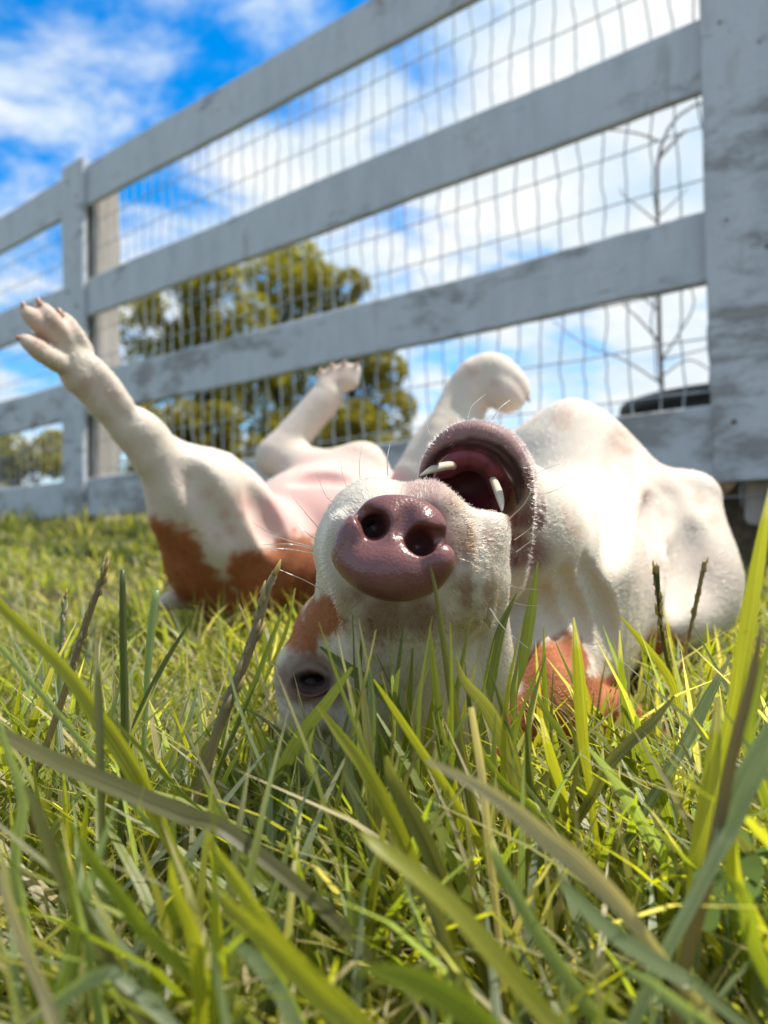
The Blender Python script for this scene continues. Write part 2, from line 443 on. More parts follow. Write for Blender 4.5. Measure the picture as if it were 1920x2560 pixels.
def spline(pts, n):
    a = np.array(pts, float); e = np.vstack([2 * a[0] - a[1], a, 2 * a[-1] - a[-2]])
    m = len(a) - 1; out = []
    for t in np.linspace(0, m, n):
        i = min(int(t), m - 1); u = t - i; p0, p1, p2, p3 = e[i:i + 4]
        out.append(.5 * (2 * p1 + (p2 - p0) * u + (2 * p0 - 5 * p1 + 4 * p2 - p3) * u * u + (3 * p1 - p0 - 3 * p2 + p3) * u ** 3))
    return np.array(out)
skin_folds()
DOG_LO = np.array((-.42, .2, -.06)); DOG_HI = np.array((.46, 1.10, .42))
NOSE_C = P(1000, 1380, .30)
def dog_meshes(hh, hb):
    # head fine, body coarser, cut on a plane through the neck and joined into one mesh
    cut_p = P(1300, 1500, .52); cut_n = np.array((.45, .86, .10)); cut_n /= np.linalg.norm(cut_n)
    lo = np.array((-.09, .25, -.03)); hi = np.array((.20, .60, .24))
    v1, f1 = S.mesh(lo, hi, hh, skip=lambda c, r: ((c - cut_p) @ cut_n) > r + .014)
    k1 = ((v1[f1].mean(1) - cut_p) @ cut_n) < .012
    c = v1[f1].mean(1); k1 &= np.all(c > lo + 2 * hh, 1) & np.all(c < hi - 2 * hh, 1)
    v2, f2 = S.mesh(DOG_LO, DOG_HI, hb, skip=lambda c, r: (((c - cut_p) @ cut_n) < -r - hb) & np.all(c > lo + r + 2 * hh, 1) & np.all(c < hi - r - 2 * hh, 1))
    c2 = v2[f2].mean(1); inb = (((c2 - cut_p) @ cut_n) < -.002) & np.all(c2 > lo + 2 * hh, 1) & np.all(c2 < hi - 2 * hh, 1)
    f1 = f1[k1]; f2 = f2[~inb]
    sd = (v2 - cut_p) @ cut_n; mv = (sd < .014) & np.all(v2 > lo, 1) & np.all(v2 < hi, 1)      # tuck the coarse edge under the fine one
    v2[mv] -= S.normal(v2[mv]) * (.0014 * (1 - smoothstep(.002, .012, sd[mv])))[:, None]
    v = np.concatenate([v1, v2]); f = np.concatenate([f1, f2 + len(v1)])
    used = np.unique(f); remap = np.full(len(v), -1); remap[used] = np.arange(len(used))
    return v[used], remap[f]
# ------------------------------------------------------------------ materials
def new_mat(name):
    mt = bpy.data.materials.new(name); mt.use_nodes = True
    return mt, mt.node_tree, mt.node_tree.nodes['Principled BSDF']
def N_(nt, typ, **kw):
    n = nt.nodes.new(typ)
    for k, v in kw.items(): setattr(n, k, v)
    return n
def noise_node(nt, scale, detail=4, rough=.55, vec=None, dist=0.0):
    n = N_(nt, 'ShaderNodeTexNoise'); n.inputs['Scale'].default_value = scale; n.inputs['Detail'].default_value = detail
    n.inputs['Roughness'].default_value = rough; n.inputs['Distortion'].default_value = dist
    if vec is not None: nt.links.new(vec, n.inputs['Vector'])
    return n
def ramp(nt, fac, stops, interp='LINEAR'):
    r = N_(nt, 'ShaderNodeValToRGB'); nt.links.new(fac, r.inputs[0]); e = r.color_ramp.elements
    r.color_ramp.interpolation = interp
    while len(e) < len(stops): e.new(0.5)
    for el, (p, c) in zip(e, stops): el.position = p; el.color = (*c, 1) if len(c) == 3 else c
    return r
def mixc(nt, fac, a, b, mode='MIX'):
    m = N_(nt, 'ShaderNodeMixRGB', blend_type=mode)
    for i, x in enumerate((fac, a, b)):
        if hasattr(x, 'is_linked') or hasattr(x, 'links'): nt.links.new(x, m.inputs[i])
        elif i == 0: m.inputs[0].default_value = x
        else: m.inputs[i].default_value = (*x, 1)
    return m.outputs[0]
def bump(nt, height, strength, dist, target, normal=None):
    b = N_(nt, 'ShaderNodeBump'); b.inputs['Strength'].default_value = strength; b.inputs['Distance'].default_value = dist
    nt.links.new(height, b.inputs['Height']); nt.links.new(b.outputs[0], target)
    return b

def coat_material():
    mt, nt, b = new_mat('dog_coat')
    at = N_(nt, 'ShaderNodeAttribute', attribute_name='coat')
    nt.links.new(at.outputs['Color'], b.inputs['Base Color'])
    g = N_(nt, 'ShaderNodeNewGeometry')
    n = noise_node(nt, 900, 3, .6, g.outputs['Position'])
    rr = N_(nt, 'ShaderNodeMapRange'); rr.inputs['To Min'].default_value = .75; rr.inputs['To Max'].default_value = .22
    nt.links.new(at.outputs['Alpha'], rr.inputs['Value']); nt.links.new(rr.outputs[0], b.inputs['Roughness'])
    b.inputs['Subsurface Weight'].default_value = .25; b.inputs['Subsurface Radius'].default_value = (1, .45, .3); b.inputs['Subsurface Scale'].default_value = .004
    b.inputs['Specular IOR Level'].default_value = .35
    bump(nt, n.outputs[0], .22, .0006, b.inputs['Normal'])
    return mt
def nose_material():
    mt, nt, b = new_mat('nose_leather')
    g = N_(nt, 'ShaderNodeNewGeometry')
    v = N_(nt, 'ShaderNodeTexVoronoi'); v.inputs['Scale'].default_value = 750; nt.links.new(g.outputs['Position'], v.inputs['Vector'])
    n = noise_node(nt, 60, 3, .5, g.outputs['Position'])
    col = ramp(nt, n.outputs[0], [(.3, (.120, .043, .040)), (.7, (.195, .072, .066))])
    nt.links.new(col.outputs[0], b.inputs['Base Color'])
    b.inputs['Roughness'].default_value = .30; b.inputs['Specular IOR Level'].default_value = .5
    b.inputs['Subsurface Weight'].default_value = .15; b.inputs['Subsurface Radius'].default_value = (1, .3, .25); b.inputs['Subsurface Scale'].default_value = .003
    b.inputs['Coat Weight'].default_value = .18; b.inputs['Coat Roughness'].default_value = .14
    inv = N_(nt, 'ShaderNodeMath', operation='SUBTRACT'); inv.inputs[0].default_value = 1; nt.links.new(v.outputs['Distance'], inv.inputs[1])
    bump(nt, inv.outputs[0], .32, .0005, b.inputs['Normal'])
    return mt
def plain(name, col, rough=.5, **kw):
    mt, nt, b = new_mat(name)
    g = N_(nt, 'ShaderNodeNewGeometry')
    n = noise_node(nt, kw.pop('scale', 120), 3, .55, g.outputs['Position'])
    c = ramp(nt, n.outputs[0], [(.3, tuple(x * .8 for x in col)), (.7, tuple(min(1, x * 1.15) for x in col))])
    nt.links.new(c.outputs[0], b.inputs['Base Color']); b.inputs['Roughness'].default_value = rough
    for k, v in kw.items(): b.inputs[k.replace('_', ' ')].default_value = v
    return mt
def hair_material(name, rough=.35):
    mt = bpy.data.materials.new(name); mt.use_nodes = True; nt = mt.node_tree; nt.nodes.clear()
    o = N_(nt, 'ShaderNodeOutputMaterial'); h = N_(nt, 'ShaderNodeBsdfHairPrincipled')
    h.parametrization = 'COLOR'
    at = N_(nt, 'ShaderNodeAttribute', attribute_name='tint'); nt.links.new(at.outputs['Color'], h.inputs['Color'])
    h.inputs['IOR'].default_value = 1.38; h.inputs['Roughness'].default_value = rough; h.inputs['Radial Roughness'].default_value = .6
    nt.links.new(h.outputs[0], o.inputs[0])
    return mt

# ------------------------------------------------------------------ coat
def to_px(p):
    q = p - CAM; d = q @ _f
    return 960 + FPX * (q @ _r) / d, 1280 - FPX * (q @ _u) / d, d
def blobs(px, py, d, lst, dd=.10):
    """largest signed reach (px) into a list of round patches"""
    f = np.full(len(px), -1e3)
    for x, y, z, r in lst:
        f = np.maximum(f, np.where(np.abs(d - z) < dd, r - np.hypot(px - x, py - y), -1e3))
    return f
SNI = SDF()
SNI.E(990, 1376, .304, 118, 94, .015, rot=8)
WHITE = np.array((.56, .49, .41)); TAN = np.array((.30, .104, .040)); PINK = np.array((.64, .36, .33)); MAUVE = np.array((.17, .060, .064))
BROWN_BLOBS = [(395, 1345, .70, 50), (440, 1395, .72, 72), (490, 1455, .76, 62), (540, 1500, .80, 56), (600, 1520, .84, 60), (540, 1525, .85, 42),
               (650, 1450, .80, 82), (740, 1440, .82, 105), (840, 1450, .84, 115), (640, 1510, .82, 70), (735, 1385, .81, 46),
               (1380, 1705, .45, 92), (1345, 1800, .45, 96), (1415, 1650, .47, 62), (1480, 1800, .47, 115), (1330, 1910, .46, 105), (1585, 1810, .47, 85), (1660, 1850, .47, 50),
               (805, 1545, .39, 60), (765, 1590, .39, 52), (1030, 1990, .41, 110), (1150, 2000, .43, 110), (1270, 1900, .43, 60), (1660, 1630, .64, 60)]  # final patch is shade below the chest, painted as tan
SPOTS = [(215, 960, .62, 17), (285, 990, .64, 14), (505, 1240, .66, 12), (520, 1236, .66, 14), (560, 1285, .68, 15), (575, 1325, .70, 17), (545, 1345, .69, 12), (600, 1290, .70, 13),
         (620, 1255, .71, 16), (470, 1190, .66, 10), (595, 1240, .70, 11), (1405, 1050, .66, 26), (1180, 930, .82, 15), (1235, 955, .81, 12), (1130, 1060, .80, 12),
         (1560, 1105, .62, 34), (1750, 1245, .65, 18), (1785, 1300, .65, 15), (1610, 1235, .60, 14), (1440, 1330, .56, 18), (1400, 1290, .56, 24), (1370, 1600, .45, 14)]
def coat(p):
    px, py, d = to_px(p)
    n1 = fbm(p, 55, 3); n2 = fbm(p, 160, 9); n3 = fbm(p, 420, 5, 2)
    col = WHITE * (.93 + .12 * n1[:, None]) * np.ones((len(p), 3))
    body = smoothstep(.48, .56, d)[:, None]
    # thin coat: skin shows through in places
    thin = smoothstep(.46, .70, .55 * fbm(p, 20, 13) + .45 * n1)[:, None]
    sk = smoothstep(-60, 60, blobs(px, py, d, [(1660, 1190, .64, 60), (1555, 1250, .63, 45), (1390, 1275, .60, 60), (1625, 1430, .61, 60), (1790, 1450, .64, 50), (1480, 1330, .6, 40), (1250, 1010, .82, 30)], .12) + 90 * (n1 - .5))[:, None]
    col = col * (1 - sk * .5) + np.array((.50, .385, .335)) * sk * .5
    col = col * (1 - thin * .5 * body) + np.array((.56, .44, .385)) * thin * .5 * body
    # belly skin
    pk = smoothstep(-40, 60, blobs(px, py, d, [(800, 1250, .86, 110), (700, 1290, .82, 80), (880, 1180, .90, 60), (960, 1250, .88, 80), (620, 1260, .74, 30)], .14) + 60 * (n1 - .5))[:, None]
    col = col * (1 - pk * .8) + PINK * pk * .8
    # tan patches with ragged edges; one paints in shade under the chest
    br = smoothstep(-14, 14, blobs(px, py, d, BROWN_BLOBS) + 44 * (n2 - .5) + 30 * (n1 - .5))[:, None]
    tan = TAN * (.75 + .5 * n1[:, None])
    col = col * (1 - br) + tan * br
    sp = smoothstep(-9, 9, blobs(px, py, d, SPOTS, .14) + 14 * (n2 - .5))[:, None]
    col = col * (1 - sp * .40) + np.array((.42, .24, .165)) * sp * .40
    # paws: pinkish skin at the toes, shade painted into the gaps between them
    tw = smoothstep(-30, 30, blobs(px, py, d, [(85, 800, .62, 55), (60, 850, .61, 50), (150, 790, .63, 40), (845, 915, .97, 38)]))[:, None]
    col = col * (1 - tw * .5) + np.array((.52, .34, .27)) * tw * .5
    cl = smoothstep(-8, 8, blobs(px, py, d, [(105, 850, .63, 22), (130, 858, .63, 12), (118, 800, .63, 7), (132, 816, .63, 6), (168, 830, .64, 6)]))[:, None]
    col = col * (1 - cl * .5) + np.array((.30, .16, .13)) * cl * .5
    # muzzle: freckled beige at the lip, dusky ring round the nose
    nd = SN.ev(p)
    mz = smoothstep(-30, 60, blobs(px, py, d, [(1170, 1360, .30, 75), (1190, 1480, .31, 70), (1110, 1260, .31, 60)], .05))[:, None]
    st = fbm(np.stack([px * .03, py * .006, d * 0], 1), 1.0, 21, 3)
    mz = mz * smoothstep(.36, .56, .6 * st + .4 * n2)[:, None]
    col = col * (1 - mz * .9) + np.array((.25, .15, .095)) * mz * .9
    rg = (1 - smoothstep(.0005, .0055, nd + .003 * (n2 - .5)))[:, None]
    col = col * (1 - rg * .8) + np.array((.22, .125, .105)) * rg * .8
    db = smoothstep(-25, 35, blobs(px, py, d, [(960, 1550, .32, 72), (1050, 1545, .32, 64), (895, 1490, .31, 34)], .045) + 60 * (n1 - .5))[:, None]
    col = col * (1 - db * .85) + np.array((.19, .10, .06)) * db * .85
    fc = smoothstep(.5, .75, n1)[:, None] * smoothstep(-30, 30, blobs(px, py, d, [(930, 1640, .35, 80), (1000, 1600, .34, 60), (1150, 1620, .35, 80), (1040, 1700, .37, 80)], .06))[:, None]
    col = col * (1 - fc * .6) + np.array((.30, .195, .14)) * fc * .6
    ml = smoothstep(-20, 30, blobs(px, py, d, [(1085, 1225, .31, 42), (1030, 1225, .31, 34)], .05))[:, None]
    col = col * (1 - ml * .6) + MAUVE * 1.1 * ml * .6
    # round the eye
    ey = smoothstep(-22, 30, blobs(px, py, d, [(780, 1702, .37, 82), (726, 1690, .38, 40), (850, 1730, .37, 40)], .06) + 50 * (n2 - .5))[:, None]
    col = col * (1 - ey * .82) + np.array((.11, .046, .026)) * ey * .88
    lid = smoothstep(-8, 6, 38 - np.hypot((px - 778) / 1.3, (py - 1706) * 1.25) + 16 * (n2 - .5) )[:, None] * (np.abs(d - .375) < .05)[:, None]
    col = col * (1 - lid * .92) + np.array((.040, .018, .013)) * lid * .92
    # lower jaw: mauve skin, dark wet inner lip, red mouth
    jw = smoothstep(-35, 25, blobs(px, py, d, [(1060, 1150, .35, 52), (1110, 1085, .345, 62), (1200, 1065, .345, 66), (1290, 1110, .345, 62), (1335, 1200, .35, 50), (1338, 1290, .365, 44), (1325, 1380, .38, 40)], .045) + 30 * (n1 - .5))[:, None]
    col = col * (1 - jw * .85) + MAUVE * (.85 + .3 * n2[:, None]) * jw * .85
    cav = np.sqrt(((px - 1180) / 126) ** 2 + ((py - 1208) / 106) ** 2)
    inm = (1 - smoothstep(1.0, 1.10, cav + .10 * (n2 - .5)))[:, None] * ((d > .3285) & (d < .40))[:, None] * (py < 1330)[:, None] * (nd > .010)[:, None]
    gm = smoothstep(-10, 10, blobs(px, py, d, [(1116, 1168, .355, 24), (1150, 1144, .35, 24), (1195, 1148, .35, 24), (1236, 1184, .352, 22)], .03))[:, None]
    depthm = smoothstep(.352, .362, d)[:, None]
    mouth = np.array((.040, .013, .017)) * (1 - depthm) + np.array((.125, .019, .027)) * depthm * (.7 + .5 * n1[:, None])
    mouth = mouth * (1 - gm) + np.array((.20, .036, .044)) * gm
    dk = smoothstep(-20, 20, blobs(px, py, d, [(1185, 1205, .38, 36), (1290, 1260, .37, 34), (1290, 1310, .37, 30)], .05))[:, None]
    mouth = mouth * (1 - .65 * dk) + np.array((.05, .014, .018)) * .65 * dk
    wl = smoothstep(-15, 15, blobs(px, py, d, [(1292, 1300, .37, 24), (1290, 1350, .38, 22), (1284, 1400, .385, 20), (1284, 1240, .36, 20)], .05))[:, None]
    col = col * (1 - inm) + mouth * inm
    col = col * (1 - wl * .9 * (1 - inm)) + np.array((.16, .045, .05)) * wl * .9 * (1 - inm)
    nz = (SNI.ev(p) < .0)[:, None] * (d < .335)[:, None]
    col = np.where(nz, np.array((.03, .011, .012)), col)
    wet = np.clip(inm[:, 0] * .45 + lid[:, 0] * .0 + wl[:, 0] * .7 + jw[:, 0] * .35, 0, 1)
    bare = np.clip(nz[:, 0] + inm[:, 0] + wl[:, 0] + lid[:, 0] * .8 + (1 - smoothstep(.0003, .0015, nd)), 0, 1)
    length = np.where(d > .47, .0060, .0046) * (1 - .5 * tw[:, 0]) * (1 - .45 * jw[:, 0]) * (1 - .5 * pk[:, 0]) * (1 - .35 * ey[:, 0]) * (1 - .5 * rg[:, 0])
    dens = (1 - bare) * (1 - .74 * jw[:, 0]) * (1 - .7 * pk[:, 0])
    return np.concatenate([np.clip(col, 0, 1), wet[:, None]], 1), length, dens, jw[:, 0]

def hair_object(name, pts, rad0, rad1, tint, mat, parent, origin):
    """pts (n, k, 3)"""
    n, k, _ = pts.shape
    hc = bpy.data.hair_curves.new(name); hc.add_curves([k] * n)
    hc.attributes['position'].data.foreach_set('vector', (pts - origin).astype(np.float32).ravel())
    ra = hc.attributes.get('radius') or hc.attributes.new('radius', 'FLOAT', 'POINT')
    t = np.linspace(0, 1, k)[None]
    ra.data.foreach_set('value', (rad0[:, None] * (1 - t) + rad1[:, None] * t).astype(np.float32).ravel())
    c = hc.attributes.new('tint', 'FLOAT_COLOR', 'CURVE')
    cc = np.ones((n, 4), np.float32); cc[:, :3] = tint; c.data.foreach_set('color', cc.ravel())
    hc.materials.append(mat)
    return link(bpy.data.objects.new(name, hc), parent)

def build_fur(v, f, col, length, dens, jw, n_head, n_body, parent, origin):
    rng = np.random.default_rng(5)
    tri = np.concatenate([f[:, :3], f[:, [0, 2, 3]]])
    a, b, c = v[tri[:, 0]], v[tri[:, 1]], v[tri[:, 2]]
    nrm = np.cross(b - a, c - a); area = np.linalg.norm(nrm, axis=1) * .5
    cen = (a + b + c) / 3; px, py, d = to_px(cen)
    vis = np.where(np.einsum('ij,ij->i', nrm, CAM - cen) > -.15 * np.linalg.norm(nrm, axis=1) * np.linalg.norm(CAM - cen, axis=1), 1.0, .18)
    dn = dens[tri].mean(1)
    head = d < .50
    idx = []
    for mk, n in ((head, n_head), (~head, n_body)):
        w = area * dn * vis * mk / np.maximum(d, .28) ** 1.0
        idx.append(rng.choice(len(tri), n, p=w / w.sum()))
    i = np.concatenate(idx); n = len(i)
    u = rng.random((n, 2)); sw = u.sum(1) > 1; u[sw] = 1 - u[sw]
    p = a[i] + u[:, :1] * (b - a)[i] + u[:, 1:] * (c - a)[i]
    nn = nrm[i] / np.maximum(np.linalg.norm(nrm[i], axis=1), 1e-12)[:, None]
    px, py, d = to_px(p)
    # lie of the coat
    nose = P(1000, 1330, .265)
    fl = p - nose
    bod = d > .5
    fl[bod] = (p - P(1250, 1500, .42))[bod]
    lg = (px < 620) & bod; fl[lg] = P(60, 760, .6) - p[lg]
    ft = (d > .85) & (py < 1190) & (px > 640) & (px < 960); fl[ft] = P(900, 850, 1.0) - p[ft]
    fa = (d > .78) & (py < 1160) & (px > 990) & (px < 1330); fl[fa] = P(1280, 800, .9) - p[fa]
    fl += .05 * np.linalg.norm(fl, axis=1)[:, None] * rng.normal(size=(n, 3))
    fl -= np.einsum('ij,ij->i', fl, nn)[:, None] * nn
    fl /= np.maximum(np.linalg.norm(fl, axis=1), 1e-9)[:, None]
    sw = fbm(p, 70, 31) - .5
    side = np.cross(nn, fl); fl = fl + side * (np.where(bod, .35, .8)[:, None] * sw[:, None] + rng.normal(0, .16, (n, 1))); fl /= np.linalg.norm(fl, axis=1)[:, None]
    L = (length[tri].mean(1)[i] * rng.uniform(.6, 1.25, n))[:, None]
    jj = jw[tri].mean(1)[i]
    lift = (rng.uniform(.18, .42, n) + .5 * jj)[:, None]
    s = np.linspace(0, 1, 4)
    pts = np.stack([p - nn * .0004 + L * t * (fl * (1 - .25 * lift) + nn * lift) - nn * L * (.30 * t * t) * (1 - .8 * jj[:, None]) + L * t * t * rng.normal(0, .07, (n, 3)) for t in s], 1)
    tint = col[tri].mean(1)[i][:, :3]
    tint = tint ** 1.55 * 1.12          # single fibres look paler than the coat they add up to
    tint = tint * rng.uniform(.82, 1.12, (n, 1)); jm = jj[:, None] * .75
    tint = np.clip(tint * (1 - jm) + np.array((.40, .29, .26)) * jm, .008, .80)
    r0 = np.where(d < .5, .00013, .00022) * rng.uniform(.7, 1.3, n)
    return hair_object('fur', pts, r0, r0 * .15, tint, hair_material('dog_fur'), parent, origin)

def curve_tube(name, pts, rads, mat, parent=None, origin=(0, 0, 0), seg=8, cap=True):
    """tapered tube through points"""
    v, f = tube_geo(pts, rads, seg)
    return mesh_np(name, v, f, mat, parent, origin=np.asarray(origin))
def tube_geo(pts, rads, seg=8):
    pts = np.asarray(pts, float); n = len(pts)
    tg = np.gradient(pts, axis=0); tg /= np.maximum(np.linalg.norm(tg, axis=1), 1e-12)[:, None]
    up = np.array((0, 0, 1.0)) if abs(tg[0][2]) < .9 else np.array((1.0, 0, 0))
    ang = np.linspace(0, 2 * math.pi, seg, endpoint=False); v = []
    for i in range(n):
        s = np.cross(tg[i], up); s /= np.linalg.norm(s); w = np.cross(s, tg[i]); up = w
        v.append(pts[i] + rads[i] * (np.cos(ang)[:, None] * s + np.sin(ang)[:, None] * w))
    v = np.concatenate(v + [pts[:1], pts[-1:]])
    f = []
    for i in range(n - 1):
        for k in range(seg):
            a = i * seg + k; b = i * seg + (k + 1) % seg
            f.append([a, b, b + seg, a + seg])
    for k in range(seg):
        f.append([n * seg, (k + 1) % seg, k]); f.append([n * seg + 1, (n - 1) * seg + k, (n - 1) * seg + (k + 1) % seg])
    return v, f
def build_dog(hh=.0012, hb=.0032, n_head=140000, n_body=125000):
    base = np.array((.06, .62, float(ground_z(.06, .62))))
    dog = empty('dog', base)
    tag(dog, 'white and tan dog rolling on its back in the grass, mouth open', 'dog')
    v, f = dog_meshes(hh, hb)
    col, length, dens, jw = coat(v)
    mesh_np('body', v, f, coat_material(), dog, origin=base, colors=col)
    nv, nf = SN.mesh(NOSE_C - .05, NOSE_C + .05, .0006)
    nose = mesh_np('nose', nv, nf, nose_material(), dog, origin=base)
    tag(nose, 'wet pinkish brown nose with two open nostrils')
    # eyeball
    eye = P(780, 1709, .3845)
    u, w = np.meshgrid(np.linspace(0, math.pi, 17), np.linspace(0, 2 * math.pi, 25)[:-1], indexing='ij')
    ev = eye + .0115 * np.stack([np.sin(u) * np.cos(w), np.sin(u) * np.sin(w), np.cos(u)], -1).reshape(-1, 3)
    ef = np.array([[i * 24 + j, i * 24 + (j + 1) % 24, (i + 1) * 24 + (j + 1) % 24, (i + 1) * 24 + j] for i in range(16) for j in range(24)])
    eyeball = tag(mesh_np('eye', ev, ef[:, ::-1], plain('dark_eye', (.032, .013, .008), .08, Specular_IOR_Level=.2), dog, origin=base), 'half closed dark brown eye')
    lidp = spline([P(728, 1712, .374), P(748, 1732, .368), P(780, 1742, .3645), (P(815, 1728, .364)), P(830, 1705, .366)], 14)
    curve_tube('eyelid', lidp, np.interp(np.linspace(0, 1, 14), [0, .2, .8, 1], [.0004, .0009, .0009, .0004]), plain('eyelid_skin', (.12, .05, .035), .6, Specular_IOR_Level=.2), eyeball, base)
    # teeth
    tooth = plain('tooth_enamel', (.74, .66, .50), .2, Subsurface_Weight=.3, Subsurface_Scale=.003)
    for pts, rr in (([(1146, 1168, .368, 9), (1124, 1164, .357, 11), (1084, 1172, .347, 10), (1052, 1188, .341, 2.5)], 'l'),
                    ([(1226, 1188, .368, 8), (1236, 1206, .358, 10), (1247, 1234, .348, 11), (1253, 1258, .342, 8), (1255, 1277, .338, 2.5)], 'r')):
        q = spline([(*P(*t[:3]), pxm(t[3], t[2])) for t in pts], 14)
        curve_tube('canine_tooth', q[:, :3], q[:, 3], tooth, dog, base, seg=14)
    # claws
    claw = plain('claw_horn', (.42, .25, .17), .35)
    for pts in ([(72, 790, .612, 11), (60, 770, .608, 9), (55, 753, .606, 3)], [(110, 778, .616, 11), (98, 758, .612, 9), (92, 743, .61, 3)],
                [(160, 798, .634, 10), (150, 782, .631, 8), (145, 769, .63, 3)], [(66, 852, .606, 11), (50, 846, .602, 9), (38, 840, .60, 3)],
                [(1312, 990, .834, 9), (1321, 999, .833, 5), (1325, 1005, .833, 2)],
                [(806, 946, .983, 9), (802, 930, .98, 6), (801, 920, .98, 2)], [(832, 932, .983, 9), (830, 916, .98, 6), (830, 907, .98, 2)],
                [(860, 924, .983, 9), (861, 909, .98, 6), (863, 901, .98, 2)], [(886, 928, .983, 9), (890, 914, .98, 6), (893, 907, .98, 2)]):
        q = spline([(*P(*t[:3]), pxm(t[3], t[2])) for t in pts], 8)
        curve_tube('claw', q[:, :3], q[:, 3], claw, dog, base, seg=8)
    # fur and whiskers
    tag(build_fur(v, f, col, length, dens, jw, n_head, n_body, dog, base), kind='stuff')
    rng = random.Random(4); ws = []
    W = [((800, 1372, .325), (690, 1340, .31), (630, 1305, .30)), ((795, 1385, .325), (720, 1372, .31), (660, 1372, .305)), ((792, 1375, .325), (730, 1360, .31), (652, 1362, .31)),
         ((805, 1330, .33), (770, 1290, .32), (730, 1240, .31)), ((815, 1480, .33), (760, 1450, .32), (690, 1420, .315)), ((800, 1355, .33), (770, 1335, .32), (745, 1310, .32)),
         ((850, 1270, .335), (815, 1240, .33), (790, 1180, .325)), ((880, 1240, .335), (860, 1200, .33), (850, 1150, .33)), ((905, 1225, .335), (898, 1170, .33), (905, 1110, .33)),
         ((970, 1190, .335), (968, 1150, .335), (975, 1110, .34)), ((1270, 1300, .325), (1310, 1260, .315), (1338, 1210, .31)), ((1285, 1350, .325), (1320, 1325, .315), (1350, 1290, .31)),
         ((1290, 1380, .325), (1330, 1350, .315), (1345, 1335, .312)), ((1255, 1450, .305), (1290, 1468, .295), (1355, 1475, .285)), ((1270, 1500, .31), (1305, 1512, .30), (1350, 1515, .29)),
         ((1225, 1520, .305), (1260, 1570, .295), (1320, 1620, .285)),
         ((1330, 1190, .345), (1370, 1170, .345), (1400, 1160, .345)), ((1345, 1240, .35), (1390, 1225, .35), (1430, 1200, .35)),
         ((1230, 1050, .35), (1250, 1020, .35), (1275, 1000, .355)), ((1170, 1045, .35), (1180, 1015, .35), (1215, 985, .355)), ((1075, 1085, .35), (1068, 1060, .35), (1070, 1030, .35)),
         ((720, 1690, .38), (690, 1665, .375), (655, 1650, .37))]
    pts = np.array([spline([P(*q) for q in w], 7) for w in W])
    nw = len(W); r0 = np.full(nw, .00026)
    wk = hair_object('whiskers', pts, r0, r0 * .25, np.tile((.86, .80, .70), (nw, 1)), hair_material('whisker_hair', .25), dog, base)
    tag(wk, 'long pale whiskers on the muzzle', kind='stuff')
    return dog
# ------------------------------------------------------------------ ground
def ground_material():
    mt, nt, b = new_mat('lawn_soil')
    g = N_(nt, 'ShaderNodeNewGeometry'); pos = g.outputs['Position']
    n1 = noise_node(nt, 3.0, 6, .6, pos); n2 = noise_node(nt, 45, 6, .65, pos); n3 = noise_node(nt, .5, 4, .55, pos)
    soil = ramp(nt, n2.outputs[0], [(.3, (.035, .024, .014)), (.55, (.085, .062, .036)), (.75, (.22, .17, .10))])
    turf = ramp(nt, n2.outputs[0], [(.3, (.028, .036, .008)), (.55, (.07, .085, .018)), (.75, (.16, .15, .045))])
    at = N_(nt, 'ShaderNodeAttribute', attribute_name='coat')
    c = mixc(nt, at.outputs['Fac'], turf.outputs[0], soil.outputs[0])
    c2 = mixc(nt, ramp(nt, n3.outputs[0], [(.4, (0, 0, 0)), (.65, (.6, .6, .6))]).outputs[0], c, (.13, .115, .035))
    nt.links.new(mixc(nt, at.outputs['Fac'], c2, soil.outputs[0]), b.inputs['Base Color'])
    b.inputs['Roughness'].default_value = .95; b.inputs['Specular IOR Level'].default_value = .1
    ad = N_(nt, 'ShaderNodeMath', operation='ADD'); nt.links.new(n1.outputs[0], ad.inputs[0]); nt.links.new(n2.outputs[0], ad.inputs[1])
    bump(nt, ad.outputs[0], .8, .02, b.inputs['Normal'])
    return mt
FO = np.array((.615, 1.417)); FD = np.array((-.7815, .6239)); FN = np.array((-.6239, -.7815))   # fence line: origin, along, toward the lawn
def fence_s(x, y): return (x - FO[0]) * FD[0] + (y - FO[1]) * FD[1], -((x - FO[0]) * FN[0] + (y - FO[1]) * FN[1])   # along, behind
def build_ground():
    def axis(lim, n, near):
        t = np.linspace(-1, 1, n); return np.sign(t) * (near * np.abs(t) + (lim - near) * np.abs(t) ** 5)
    xs = axis(900, 261, 3.0); ys = np.concatenate([np.linspace(-3, 0, 20)[:-1], (lambda t: 5 * t + 895 * t ** 5)(np.linspace(0, 1, 261))])
    X, Y = np.meshgrid(xs, ys, indexing='ij'); Z = ground_z(X, Y)
    far = np.hypot(X, Y); Z = Z + .25 * np.sin(X * .05) * np.cos(Y * .043) * smoothstep(15, 60, far)
    v = np.stack([X, Y, Z], -1).reshape(-1, 3); nx, ny = X.shape
    i = (np.arange(nx - 1)[:, None] * ny + np.arange(ny - 1)[None]).reshape(-1)
    s, beh = fence_s(X.ravel(), Y.ravel())
    soil = smoothstep(-.12, .05, beh) * (1 - smoothstep(1.0, 1.8, beh)) * (1 - smoothstep(1.0, 1.8, s)) * (s > -3)
    soil = np.maximum(soil, .75 * (1 - smoothstep(.8, 1.6, np.hypot(X.ravel(), Y.ravel()))))
    col = np.repeat(soil[:, None], 3, 1)
    o = mesh_np('ground', v, np.stack([i, i + ny, i + ny + 1, i + 1], 1), ground_material(), colors=col)
    tag(o, kind='structure')
build_ground()

